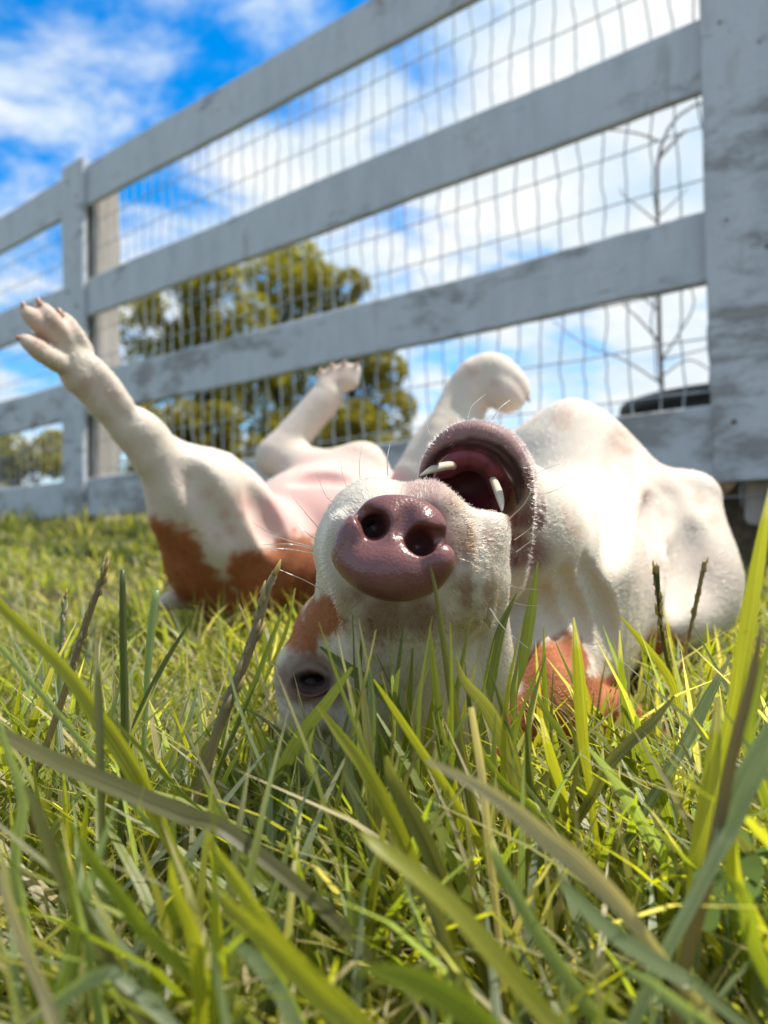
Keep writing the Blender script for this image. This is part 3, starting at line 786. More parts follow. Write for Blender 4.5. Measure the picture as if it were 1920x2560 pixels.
# ------------------------------------------------------------------ fence
def paint_material():
    mt, nt, b = new_mat('weathered_white_paint')
    tc = N_(nt, 'ShaderNodeTexCoord'); oi = N_(nt, 'ShaderNodeObjectInfo')
    ofs = N_(nt, 'ShaderNodeVectorMath', operation='MULTIPLY_ADD'); ofs.inputs[1].default_value = (1, 1, 1)
    cm = N_(nt, 'ShaderNodeCombineXYZ')
    for k in range(3): nt.links.new(oi.outputs['Random'], cm.inputs[k])
    sc = N_(nt, 'ShaderNodeVectorMath', operation='SCALE'); sc.inputs['Scale'].default_value = 13.7; nt.links.new(cm.outputs[0], sc.inputs[0])
    nt.links.new(tc.outputs['Object'], ofs.inputs[0]); nt.links.new(sc.outputs[0], ofs.inputs[2])
    def stretched(x, y, z):
        m_ = N_(nt, 'ShaderNodeMapping'); m_.inputs['Scale'].default_value = (x, y, z); nt.links.new(ofs.outputs[0], m_.inputs[0]); return m_.outputs[0]
    grain = noise_node(nt, 1.0, 5, .6, stretched(5, 110, 110), .15)
    wear = noise_node(nt, 1.0, 7, .68, stretched(3.4, 9, 9), .12)
    drip = noise_node(nt, 1.0, 5, .65, stretched(15, 4, 4), .1)
    fleck = noise_node(nt, 1.0, 5, .75, stretched(22, 40, 40), .8)
    paint = ramp(nt, drip.outputs[0], [(.3, (.40, .43, .46)), (.62, (.50, .53, .56))])
    wood = ramp(nt, grain.outputs[0], [(.3, (.075, .058, .048)), (.6, (.17, .145, .125)), (.8, (.24, .21, .185))])
    dirt = mixc(nt, ramp(nt, drip.outputs[0], [(.58, (0, 0, 0)), (.76, (.5, .5, .5))]).outputs[0], paint.outputs[0], (.22, .17, .14))
    gp = N_(nt, 'ShaderNodeNewGeometry'); sz = N_(nt, 'ShaderNodeSeparateXYZ'); nt.links.new(gp.outputs['Position'], sz.inputs[0])
    lw = N_(nt, 'ShaderNodeMapRange'); lw.inputs['From Min'].default_value = 1.1; lw.inputs['From Max'].default_value = .3; lw.inputs['To Min'].default_value = -.03; lw.inputs['To Max'].default_value = .085
    nt.links.new(sz.outputs[2], lw.inputs['Value'])          # boards near the ground have lost more paint
    wa = N_(nt, 'ShaderNodeMath', operation='ADD'); nt.links.new(wear.outputs[0], wa.inputs[0]); nt.links.new(lw.outputs[0], wa.inputs[1])
    wm = ramp(nt, wa.outputs[0], [(.55, (0, 0, 0)), (.64, (.62, .62, .62))])
    c = mixc(nt, wm.outputs[0], dirt, wood.outputs[0])
    fm = ramp(nt, fleck.outputs[0], [(.645, (0, 0, 0)), (.70, (.85, .85, .85))])
    c = mixc(nt, fm.outputs[0], c, (.10, .065, .05))
    rust = noise_node(nt, 1.0, 6, .7, stretched(5, 6, 6), .1)
    c = mixc(nt, ramp(nt, rust.outputs[0], [(.60, (0, 0, 0)), (.70, (.6, .6, .6))]).outputs[0], c, (.20, .115, .07))
    nt.links.new(c, b.inputs['Base Color']); b.inputs['Roughness'].default_value = .62; b.inputs['Specular IOR Level'].default_value = .3
    sb = N_(nt, 'ShaderNodeMath', operation='MULTIPLY_ADD'); sb.inputs[1].default_value = -.6; nt.links.new(wm.outputs[0], sb.inputs[0]); nt.links.new(grain.outputs[0], sb.inputs[2])
    bump(nt, sb.outputs[0], .5, .003, b.inputs['Normal'])
    return mt
def raw_wood_material():
    mt, nt, b = new_mat('bare_timber')
    tc = N_(nt, 'ShaderNodeTexCoord'); m_ = N_(nt, 'ShaderNodeMapping'); m_.inputs['Scale'].default_value = (40, 40, 3); nt.links.new(tc.outputs['Object'], m_.inputs[0])
    n = noise_node(nt, 1.0, 6, .6, m_.outputs[0], .8)
    c = ramp(nt, n.outputs[0], [(.3, (.27, .235, .205)), (.55, (.40, .355, .31)), (.75, (.48, .44, .39))])
    nt.links.new(c.outputs[0], b.inputs['Base Color']); b.inputs['Roughness'].default_value = .85
    bump(nt, n.outputs[0], .5, .003, b.inputs['Normal'])
    return mt
def wire_material():
    mt, nt, b = new_mat('galvanised_wire')
    g = N_(nt, 'ShaderNodeNewGeometry'); n = noise_node(nt, 40, 3, .6, g.outputs['Position'])
    c = ramp(nt, n.outputs[0], [(.35, (.30, .34, .37)), (.7, (.44, .49, .52))]); nt.links.new(c.outputs[0], b.inputs['Base Color'])
    b.inputs['Metallic'].default_value = .35; b.inputs['Roughness'].default_value = .55
    return mt
def board_geo(L, H, T, seed, nx=24, nz=5, bev=.004):
    """a slightly wavy sawn board, x along 0..L, z up 0..H, front face at y=0, back at y=T, bevelled edges"""
    rng = np.random.default_rng(seed)
    xs = np.linspace(0, L, nx)
    ph = rng.uniform(0, 6.28, 6)
    wz = .003 * np.sin(xs * 2.1 + ph[0]) + .0016 * np.sin(xs * 9 + ph[1]); wt = .003 * np.sin(xs * 1.7 + ph[2]) + .0018 * np.sin(xs * 7 + ph[3]) + rng.normal(0, .0006, nx)
    wb = .003 * np.sin(xs * 1.9 + ph[4]) + .0018 * np.sin(xs * 8 + ph[5]) + rng.normal(0, .0006, nx)
    prof = [(0, bev), (bev, 0), (H - bev, 0), (H, bev), (H, T - bev), (H - bev, T), (bev, T), (0, T - bev)]   # (z, y)
    v = []
    for i, x in enumerate(xs):
        for z, y in prof:
            zz = z + (wt[i] if z > H / 2 else wb[i]); v.append((x, y + wz[i], zz))
    f = []
    k = len(prof)
    for i in range(nx - 1):
        for j in range(k):
            a = i * k + j; b_ = i * k + (j + 1) % k; f.append([a, a + k, b_ + k, b_])
    f.append(list(range(k))); f.append([(nx - 1) * k + j for j in range(k)][::-1])
    return np.array(v), f
RAILS = [(.252, .14), (.619, .14), (.986, .14), (1.392, .145)]
POST_S = [-2.354, -.07, 2.214, 4.498]
def build_fence():
    root = empty('board_fence', (FO[0], FO[1], float(ground_z(*FO))))
    tag(root, 'white painted board fence with wire mesh running behind the dog', 'fence')
    base = np.array(root.location)
    paint = paint_material(); raw = raw_wood_material(); wire = wire_material()
    rotz = math.atan2(FD[1], FD[0])            # board x runs along the fence to the left, y points away from the lawn when negated
    def place(name, v, f, s, beh, z, mat, rot=0.0):
        # local x along FD, local y = behind direction
        me = bpy.data.meshes.new(name)
        # mirror so that (x, y behind, z) is right handed: FD x up = behind?  handled by explicit axes
        me.from_pydata([tuple(q) for q in v], [], f); me.update(); me.materials.append(mat)
        o = bpy.data.objects.new(name, me); coll.objects.link(o)
        bdir = -FN
        M = Matrix(((FD[0], bdir[0], 0, FO[0] + FD[0] * s + bdir[0] * beh), (FD[1], bdir[1], 0, FO[1] + FD[1] * s + bdir[1] * beh), (0, 0, 1, z), (0, 0, 0, 1)))
        if rot: M = M @ Matrix.Rotation(rot, 4, 'Y')
        # FD, -FN, z is left handed: bake it into the mesh and flip
        me.transform(M @ Matrix.Identity(4)); 
        if M.determinant() < 0: me.flip_normals()
        c = sum((vv.co for vv in me.vertices), Vector()) / len(me.vertices)
        R4 = Matrix.Rotation(rotz, 4, 'Z'); T4 = Matrix.Translation(c)
        W = T4 @ R4; me.transform(W.inverted())
        o.parent = root; o.matrix_world = W
        o.matrix_parent_inverse = Matrix.Translation(-Vector(base)); o.matrix_basis = W
        return o
    for p in range(3):
        s0, s1 = POST_S[p] + .003, POST_S[p + 1] - .003
        for k, (z, h) in enumerate(RAILS):
            v, f = board_geo(s1 - s0, h, .022, 10 * p + k, nx=40)
            place('rail', v, f, s0, 0.0 + .001 * ((p + k) % 2), z, paint, R(.15 * ((p * 7 + k * 3) % 5 - 2) / 2))
    for i, sc_ in enumerate(POST_S):
        gx, gy = FO + FD * sc_
        gz = float(ground_z(gx, gy))
        top = 1.545 if i != 2 else 1.56
        zb = max(.245, gz - .02) if i > 1 else .246
        v, f = board_geo(top - zb, .14, .022, 77 + i, nx=20)
        v = np.stack([v[:, 2], v[:, 1], v[:, 0]], 1); f = [q[::-1] for q in f]
        place('facing_board', v, f, sc_ - .07, -.0235, zb, paint)
        v, f = board_geo(1.53 - gz + .25, .095, .10, 99 + i, nx=12, bev=.007)
        v = np.stack([v[:, 2], v[:, 1], v[:, 0]], 1); f = [q[::-1] for q in f]
        pt = place('post', v, f, sc_ - .066, .034, gz - .25, raw)
        if i == 2: tag(pt, 'bare weathered timber post behind the painted boards')
    nail = plain('rusty_nail', (.10, .045, .025), .7, scale=200)
    for i in (1, 2):
        for z, h in RAILS:
            for ds, dz in ((-.035, .035), (.03, h - .04)):
                pc = np.array((*(FO + FD * (POST_S[i] + ds) + FN * .0245), z + dz)); nv = np.array((*FN, 0.0))
                curve_tube('nail', [pc - nv * .004, pc, pc + nv * .0015], [.0045, .0045, .003], nail, root, base, seg=8)
    # welded wire mesh, five by ten centimetres, bent in places
    rng = np.random.default_rng(3)
    vs, fs, n0 = [], [], 0
    def add(pts, r):
        nonlocal n0
        v, f = tube_geo(pts, [r] * len(pts), 5); vs.append(v); fs.extend([[a + n0 for a in q] for q in f]); n0 += len(v)
    def wp(s, z):
        s = np.asarray(s, float); z = np.asarray(z, float)
        q = np.stack([s, z, s * 0], -1).reshape(-1, 3)
        ds = .016 * (fbm(q, 6, 41) - .5) * 2; db = .006 * (fbm(q, 5, 47) - .5) * 2; dz = .008 * (fbm(q, 4, 53) - .5) * 2
        s2 = s + ds; b_ = .0285 + np.abs(db) * .3
        return np.stack([FO[0] + FD[0] * s2 - FN[0] * b_, FO[1] + FD[1] * s2 - FN[1] * b_, z + dz], -1)
    zz = np.arange(.20, 1.50, .034)
    for s in np.arange(-.6, 3.6, .0508):
        jit = rng.normal(0, .0025, len(zz)); add(wp(s + jit, zz), .0018)
    ss = np.arange(-.6, 3.6, .05)
    for z in np.arange(.22, 1.50, .1016): add(wp(ss, np.full(len(ss), z)), .0016)
    o = mesh_np('wire_mesh', np.concatenate(vs), fs, wire, root, origin=base)
    tag(o, 'grey welded wire mesh stapled behind the rails')
    return root
build_fence()

# ------------------------------------------------------------------ things behind the fence
def lathe(prof, seg=40):
    v = []; f = []
    for r, z in prof:
        for k in range(seg):
            a = 2 * math.pi * k / seg; v.append((r * math.cos(a), r * math.sin(a), z))
    for i in range(len(prof) - 1):
        for k in range(seg):
            a = i * seg + k; b_ = i * seg + (k + 1) % seg; f.append([a, b_, b_ + seg, a + seg])
    return np.array(v), f
def build_tub():
    c = P(1840, 1010, 1.93); gz = float(ground_z(c[0], c[1]))
    base = np.array((c[0], c[1], gz)); root = empty('rubber_tub', base)
    tag(root, 'black rubber tub standing behind the lowest rail', 'tub')
    h = c[2] - gz + .01
    mt = plain('black_rubber', (.030, .036, .042), .55, scale=30)
    v, f = lathe([(.0, .0), (.215, .0), (.225, .02), (.255, h - .04), (.262, h - .03), (.25, h - .03), (.245, h - .05), (.21, .03), (0, .028)])
    mesh_np('wall', v, f, mt, root)
    v, f = lathe([(.252, h - .034), (.276, h - .032), (.282, h - .018), (.279, h - .002), (.266, h + .003), (.254, h - .004), (.25, h - .02), (.252, h - .034)])
    mesh_np('rim', v, f, mt, root)
build_tub()

def leaf_material(name, lo, hi, trans=.45):
    mt = bpy.data.materials.new(name); mt.use_nodes = True; nt = mt.node_tree; nt.nodes.clear()
    o = N_(nt, 'ShaderNodeOutputMaterial'); g = N_(nt, 'ShaderNodeNewGeometry')
    at = N_(nt, 'ShaderNodeAttribute', attribute_name='coat')
    c = mixc(nt, at.outputs['Fac'], lo, hi)
    d = N_(nt, 'ShaderNodeBsdfDiffuse'); t = N_(nt, 'ShaderNodeBsdfTranslucent'); mx = N_(nt, 'ShaderNodeMixShader'); mx.inputs[0].default_value = trans
    nt.links.new(c, d.inputs[0]); nt.links.new(mixc(nt, 1.0, c, (1.0, .95, .45), 'MULTIPLY'), t.inputs[0])
    nt.links.new(d.outputs[0], mx.inputs[1]); nt.links.new(t.outputs[0], mx.inputs[2]); nt.links.new(mx.outputs[0], o.inputs[0])
    return mt
def bark_material():
    return plain('bark', (.060, .045, .034), .9, scale=6)
BARK = bark_material()
LEAF = leaf_material('spring_leaves', (.23, .22, .03), (.40, .37, .055), .62)
LEAF2 = leaf_material('olive_leaves', (.20, .19, .04), (.36, .32, .07), .62)
def tree(name, label, base, height, crown, n_leaf, leaf, mat, seed, trunk_r=.12, group='trees beyond the fence', stems=1):
    """crown: list of (dx, dy, z, r) lobes relative to base; leaves scattered unevenly inside"""
    rng = np.random.default_rng(seed); base = np.array(base, float)
    root = empty(name, base); tag(root, label, 'tree', group)
    vs, fs, n0 = [], [], 0
    def add(pts, rads, seg=7):
        nonlocal n0
        v, f = tube_geo(pts, rads, seg); vs.append(v); fs.extend([[a + n0 for a in q] for q in f]); n0 += len(v)
    ctr = np.array([c[:3] for c in crown]).mean(0)
    for st in range(stems):
        o = np.array((rng.normal(0, .35) if st else 0, rng.normal(0, .35) if st else 0, -.2))
        tops = o + np.array((ctr[0] * .6, ctr[1] * .6, height * .8)) + rng.normal(0, .25, 3)
        tr = spline([o, o * .7 + tops * .3 + rng.normal(0, .12, 3), o * .35 + tops * .65 + rng.normal(0, .15, 3), tops], 12)
        add(tr, np.linspace(trunk_r, trunk_r * .2, 12))
        for c in crown:
            j = rng.integers(3, 9); e = np.array(c[:3]) + rng.normal(0, .3 * c[3], 3)
            for q in range(3):
                e2 = np.array(c[:3]) + rng.normal(0, .55 * c[3], 3); jj = rng.integers(3, 10)
                mid = .5 * (tr[jj] + e2) + rng.normal(0, .12, 3) + np.array((0, 0, .1))
                add(spline([tr[jj], mid, e2], 7), np.linspace(trunk_r * .3, .008, 7), 5)
    tk = mesh_np('trunk', np.concatenate(vs), fs, BARK, root)
    w = np.array([c[3] ** 2.2 for c in crown]); ci = rng.choice(len(crown), n_leaf, p=w / w.sum())
    cc = np.array(crown)[ci]
    dr = rng.normal(size=(n_leaf, 3)); dr /= np.linalg.norm(dr, axis=1)[:, None]
    rad = cc[:, 3] * rng.random(n_leaf) ** .42
    p = cc[:, :3] + dr * rad[:, None] * np.array((1, 1, .85))
    # clumps and gaps
    keep = fbm(p + seed, 1.4 / max(.5, cc[0, 3]) * 1.6, seed, 3) > .465
    p = p[keep]; n = len(p)
    a = rng.normal(size=(n, 3)); a /= np.linalg.norm(a, axis=1)[:, None]; b_ = np.cross(a, rng.normal(size=(n, 3))); b_ /= np.linalg.norm(b_, axis=1)[:, None]
    s = leaf * rng.uniform(.6, 1.4, (n, 1))
    quad = np.stack([p - a * s, p + b_ * s * .5, p + a * s, p - b_ * s * .5], 1).reshape(-1, 3)
    f = np.arange(4 * n).reshape(-1, 4)
    cv = np.repeat(np.clip(rng.normal(.5, .28, n), 0, 1), 4)
    cr = mesh_np('crown', quad, f, mat, root, smooth=False, colors=np.repeat(cv[:, None], 3, 1)); tag(cr, kind='stuff')
    return root
def gz(x, y): return float(ground_z(x, y))
def build_trees():
    def at(px, d): q = P(px, 1340, d); return (q[0], q[1], gz(q[0], q[1]))
    k = 14.0 / 1920
    def lobes(cx, lst, d, gz0):
        kk = d / 1920
        return [((x - cx) * kk, random.Random(x * 7 + y).uniform(-.7, .7), .15 + (1351 - y) * kk - gz0, r * kk) for x, y, r in lst]
    b = at(560, 14); tree('leafy_tree', 'dense yellow green tree beyond the fence right of the far post', b, 5.0,
        lobes(560, [(370, 800, 85), (450, 740, 85), (540, 690, 90), (500, 850, 110), (610, 800, 95), (400, 930, 90), (650, 900, 80), (540, 980, 100), (330, 1050, 70)], 14, b[2]), 20000, .06, LEAF, 2, .11)
    b = at(715, 16); tree('leafy_tree', 'taller yellow green tree with dark trunk behind the middle of the dog', b, 6.4,
        lobes(715, [(745, 640, 80), (690, 700, 75), (800, 730, 75), (740, 800, 95), (850, 820, 70), (660, 980, 80), (790, 950, 90), (720, 1080, 90)], 16, b[2]), 17000, .06, LEAF, 5, .16)
    b = at(890, 15); tree('leafy_tree', 'thinner olive tree at the right end of the trees beyond the fence', b, 4.6,
        lobes(890, [(890, 690, 50), (870, 760, 60), (940, 840, 70), (900, 930, 80), (970, 930, 60), (980, 1030, 70), (890, 1060, 85), (1010, 1110, 40)], 15, b[2]), 13000, .055, LEAF2, 9, .10)
    b = at(420, 12); tree('leafy_shrub', 'low olive thicket just right of the bare timber post', b, 1.6,
        lobes(420, [(330, 1130, 70), (420, 1120, 75), (510, 1110, 80), (600, 1120, 70), (380, 1050, 60), (470, 1050, 70), (560, 1050, 60)], 12, b[2]), 9000, .055, LEAF2, 12, .05, 'shrubs beyond the fence', 3)
    b = at(820, 12.5); tree('leafy_shrub', 'low olive thicket behind the folded far leg', b, 1.6,
        lobes(820, [(740, 1130, 70), (830, 1120, 75), (920, 1120, 80), (1010, 1150, 60), (700, 1060, 65), (800, 1050, 60), (900, 1060, 70)], 12.5, b[2]), 9000, .055, LEAF2, 15, .05, 'shrubs beyond the fence', 3)
    b = at(60, 11); tree('leafy_shrub', 'pale green shrub seen left of the far fence post', b, 1.5,
        lobes(60, [(-60, 1140, 80), (30, 1130, 70), (110, 1110, 70), (170, 1140, 60)], 11, b[2]), 5000, .055, LEAF, 18, .05, 'shrubs beyond the fence', 3)
build_trees()

def build_sapling():
    d = 1.95; base = P(1652, 1200, d); base[2] = gz(base[0], base[1]) - .02
    root = empty('bare_sapling', base); tag(root, 'thin bare sapling with forked twigs growing behind the wire', 'sapling')
    mt = plain('twig_bark', (.20, .155, .115), .8, scale=60)
    def br(name, pts, r0, r1, par=root):
        q = spline([P(*t) for t in pts], 16); curve_tube(name, q, np.linspace(r0, r1, 16), mt, par, base, seg=6)
    q0 = to_px(base[None]); 
    br('stem', [(float(q0[0][0]), float(q0[1][0]), d), (1655, 1000, d), (1648, 820, d), (1646, 640, d), (1643, 500, d), (1645, 400, d), (1672, 320, d), (1720, 272, d), (1790, 248, d), (1850, 246, d)], .0065, .0025)
    br('twig', [(1644, 352, d), (1600, 335, d), (1530, 325, d), (1450, 322, d)], .003, .0012)
    br('twig', [(1645, 398, d), (1680, 360, d), (1715, 325, d)], .0045, .003)
    br('twig', [(1652, 860, d), (1600, 800, d), (1560, 760, d), (1540, 700, d)], .003, .0012)
    br('twig', [(1654, 900, d), (1700, 830, d), (1735, 760, d), (1720, 700, d)], .003, .0014)
    br('twig', [(1655, 960, d), (1560, 900, d), (1460, 860, d), (1380, 800, d)], .0026, .001)
    br('twig', [(1650, 780, d), (1600, 740, d), (1545, 725, d), (1500, 700, d)], .0024, .001)
    br('twig', [(1655, 940, d), (1720, 900, d), (1780, 930, d), (1830, 980, d)], .0026, .001)
    br('twig', [(1648, 560, d), (1600, 520, d), (1560, 490, d), (1550, 470, d)], .0022, .001)
    br('twig', [(1647, 540, d), (1690, 500, d), (1720, 470, d)], .0022, .001)
    br('twig', [(1654, 900, d), (1790, 860, d), (1798, 800, d), (1780, 720, d)], .0022, .001)
build_sapling()
# ------------------------------------------------------------------ grass
def grass_material():
    mt = bpy.data.materials.new('grass_blade'); mt.use_nodes = True; nt = mt.node_tree; nt.nodes.clear()
    o = N_(nt, 'ShaderNodeOutputMaterial'); at = N_(nt, 'ShaderNodeAttribute', attribute_name='coat')
    uv = N_(nt, 'ShaderNodeUVMap'); uv.uv_map = 'uv'
    sp = N_(nt, 'ShaderNodeSeparateXYZ'); nt.links.new(uv.outputs[0], sp.inputs[0])
    mp = N_(nt, 'ShaderNodeMapping'); mp.inputs['Scale'].default_value = (11, .7, 1); nt.links.new(uv.outputs[0], mp.inputs[0])
    vein = noise_node(nt, 1.0, 2, .5, mp.outputs[0])
    g = N_(nt, 'ShaderNodeNewGeometry'); blot = noise_node(nt, 170, 4, .65, g.outputs['Position'])
    vr = ramp(nt, vein.outputs[0], [(.32, (.55, .55, .58)), (.68, (1.3, 1.3, 1.2))])
    c = mixc(nt, 1.0, at.outputs['Color'], vr.outputs[0], 'MULTIPLY')
    br = ramp(nt, blot.outputs[0], [(.66, (0, 0, 0)), (.76, (.6, .6, .6))])
    c = mixc(nt, br.outputs[0], c, (.14, .10, .03))
    b = N_(nt, 'ShaderNodeBsdfPrincipled'); nt.links.new(c, b.inputs['Base Color']); b.inputs['Roughness'].default_value = .36; b.inputs['Specular IOR Level'].default_value = .55
    t = N_(nt, 'ShaderNodeBsdfTranslucent'); nt.links.new(mixc(nt, 1.0, c, (2.0, 2.1, .65), 'MULTIPLY'), t.inputs[0])
    mx = N_(nt, 'ShaderNodeMixShader'); mx.inputs[0].default_value = .55
    nt.links.new(b.outputs[0], mx.inputs[1]); nt.links.new(t.outputs[0], mx.inputs[2]); nt.links.new(mx.outputs[0], o.inputs[0])
    bp = N_(nt, 'ShaderNodeBump'); bp.inputs['Strength'].default_value = .35; bp.inputs['Distance'].default_value = .0006
    nt.links.new(vein.outputs[0], bp.inputs['Height']); nt.links.new(bp.outputs[0], b.inputs['Normal']); nt.links.new(bp.outputs[0], t.inputs['Normal'])
    return mt
GRASS = grass_material()
def blade_arrays(root, direc, height, reach, width, twist, cols, nseg=5):
    """vectorised blades: root (n,3); direc (n,2) lean direction; height, reach, width, twist (n); cols (n,3) -> v (n,k,3)"""
    n = len(root); t = np.linspace(0, 1, nseg + 1)
    d3 = np.concatenate([direc, np.zeros((n, 1))], 1); side = np.stack([-direc[:, 1], direc[:, 0], np.zeros(n)], 1)
    V = []; C = []
    for i, s in enumerate(t):
        c = root + d3 * (reach * s ** 1.7)[:, None] + np.array((0, 0, 1.0)) * (height * (s - .18 * s * s * (reach / (height + 1e-6))))[:, None]
        a = twist * s; sd = side * np.cos(a)[:, None] + d3 * np.sin(a)[:, None]
        w = width * (.55 + .9 * s if s < .35 else .865) * (1 - max(0, (s - .35) / .65) ** 1.6)
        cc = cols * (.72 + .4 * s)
        tip = (np.modf(cols[:, :1] * 7919.)[0] < .3) * max(0.0, (s - .6) / .4); cc = cc * (1 - tip * .8) + G_DRY * tip * .8
        if i < nseg: V += [c - sd * w[:, None] * .5, c + sd * w[:, None] * .5]; C += [cc, cc]
        else: V.append(c); C.append(cc)
    return np.stack(V, 1), np.stack(C, 1)
def blade_faces(nseg=5):
    return [(2 * i, 2 * i + 1, 2 * i + 3, 2 * i + 2) for i in range(nseg - 1)], (2 * nseg - 2, 2 * nseg - 1, 2 * nseg)
def blades_mesh(name, V, C, nseg, parent=None, origin=None):
    n, k, _ = V.shape; q, tri = blade_faces(nseg)
    q = np.array([list(a) for a in q] + [[tri[0], tri[1], tri[2], tri[2]]])
    # build loops by hand: quads + one triangle each
    base = (np.arange(n) * k)
    loops = []; tot = []
    ql = np.array(q[:-1]).reshape(1, -1) + base[:, None]; tl = np.array(tri).reshape(1, -1) + base[:, None]
    L = np.concatenate([ql, tl], 1).ravel(); per = [4] * (nseg - 1) + [3]
    tot = np.tile(per, n); start = np.concatenate([[0], np.cumsum(tot)[:-1]])
    me = bpy.data.meshes.new(name); v = V.reshape(-1, 3) - (0 if origin is None else origin)
    me.vertices.add(len(v)); me.vertices.foreach_set('co', v.astype(np.float32).ravel())
    me.loops.add(len(L)); me.loops.foreach_set('vertex_index', L.astype(np.int32))
    me.polygons.add(len(tot)); me.polygons.foreach_set('loop_start', start.astype(np.int32)); me.polygons.foreach_set('loop_total', tot.astype(np.int32))
    me.update(calc_edges=True); me.polygons.foreach_set('use_smooth', np.ones(len(tot), bool))
    a = me.color_attributes.new('coat', 'FLOAT_COLOR', 'POINT'); c = np.ones((len(v), 4), np.float32); c[:, :3] = C.reshape(-1, 3); a.data.foreach_set('color', c.ravel())
    uvv = np.zeros((k, 2)); 
    for i in range(nseg): uvv[2 * i] = (0, i / nseg); uvv[2 * i + 1] = (1, i / nseg)
    uvv[2 * nseg] = (.5, 1)
    uvs = np.tile(uvv, (n, 1)); uvs[:, 0] += np.repeat(np.random.default_rng(1).uniform(0, 50, n), k)
    ul = me.uv_layers.new(name='uv'); ul.data.foreach_set('uv', uvs[L].astype(np.float32).ravel())
    me.materials.append(GRASS)
    return link(bpy.data.objects.new(name, me), parent)
G_GREEN = np.array((.19, .22, .034)); G_YEL = np.array((.31, .30, .036)); G_BLUE = np.array((.24, .285, .165)); G_DRY = np.array((.52, .44, .29))
def grass_cols(rng, n, dry=.12):
    r = rng.random((n, 1)); base = np.where(r < .36, G_GREEN, np.where(r < .64, G_YEL, np.where(r < 1 - dry, G_BLUE, G_DRY)))
    return base * rng.uniform(.65, 1.3, (n, 1))
def clear_of_dog(V, tol=.0):
    n, k, _ = V.shape
    d = S.ev(V.reshape(-1, 3)).reshape(n, k)
    return d.min(1) > tol
def build_grass():
    rng = np.random.default_rng(11); GS = 1.0
    def scatter(n, y0, y1, spread, power=1.0):
        y = (y0 ** power + rng.random(n) * (y1 ** power - y0 ** power)) ** (1 / power)
        x = (rng.random(n) * 2 - 1) * (spread * y + .12)
        return x, y
    parts = []
    # short dense turf, taller blades among it, then the rougher grass further off
    for n, y0, y1, sp, pw, h0, h1, w0, w1, lean, nseg, dry in (
            (23000, .10, .95, .62, 1.7, .018, .048, .0016, .0036, 1.3, 4, .20),
            (5600, .14, .80, .62, 1.7, .035, .085, .0024, .0052, 1.3, 4, .17),
            (1500, .17, .45, .62, 1.7, .055, .105, .0030, .0062, 1.1, 4, .12),
            (16000, .85, 3.0, .62, 1.5, .015, .042, .0030, .0065, 1.2, 4, .24),
            (5000, 2.2, 7.0, .70, 1.2, .04, .09, .007, .013, .8, 4, .25)):
        n = int(n * GS)
        x, y = scatter(n, y0, y1, sp, pw)
        cl = fbm(np.stack([x, y, x * 0], 1), 16, 71, 2)
        h = rng.uniform(h0, h1, n) * (.55 + .9 * cl); ang = rng.uniform(0, 2 * math.pi, n)
        # a common lean to the upper left of the picture, with scatter
        dirv = np.stack([np.cos(ang) - .35, np.sin(ang) - .1], 1); dirv /= np.linalg.norm(dirv, axis=1)[:, None]
        root = np.stack([x, y, ground_z(x, y) - .003], 1)
        s_, beh = fence_s(x, y)
        keep = ~((beh > -.05) & (s_ < .9) & (rng.random(n) < .8)) & ~((beh > -.30) & (s_ < .45) & (rng.random(n) < .93))
        cols = grass_cols(rng, n, dry)
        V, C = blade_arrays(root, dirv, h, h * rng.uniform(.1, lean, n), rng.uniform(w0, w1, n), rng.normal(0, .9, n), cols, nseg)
        keep &= V[:, :, 1].min(1) > .05
        near = (y < 1.1)
        kk = np.ones(n, bool); kk[near] = clear_of_dog(V[near], .001); keep &= kk
        # keep tall blades out of the lens
        dcam = np.linalg.norm(V - CAM, axis=2).min(1); keep &= dcam > .15
        parts.append((V[keep], C[keep], nseg))
    V = np.concatenate([p[0] for p in parts]); C = np.concatenate([p[1] for p in parts])
    o = blades_mesh('grass', V, C, 4); tag(o, 'short green lawn grass with straw coloured blades among it', 'grass', kind='stuff')
    # dead stems lying in the turf
    n = int(4200 * GS); x, y = scatter(n, .12, 1.4, .62, 1.6); ang = rng.uniform(0, 6.28, n)
    root = np.stack([x, y, ground_z(x, y) + rng.uniform(.002, .018, n)], 1); dv = np.stack([np.cos(ang), np.sin(ang)], 1)
    V, C = blade_arrays(root, dv, rng.uniform(.002, .02, n), rng.uniform(.02, .06, n), rng.uniform(.0012, .003, n), rng.normal(0, 1, n), G_DRY * rng.uniform(.5, 1.2, (n, 1)), 4)
    k = clear_of_dog(V, .001); o = blades_mesh('dry_thatch', V[k], C[k], 4); tag(o, 'dead straw stems lying among the green blades', 'thatch', kind='stuff')
build_grass()

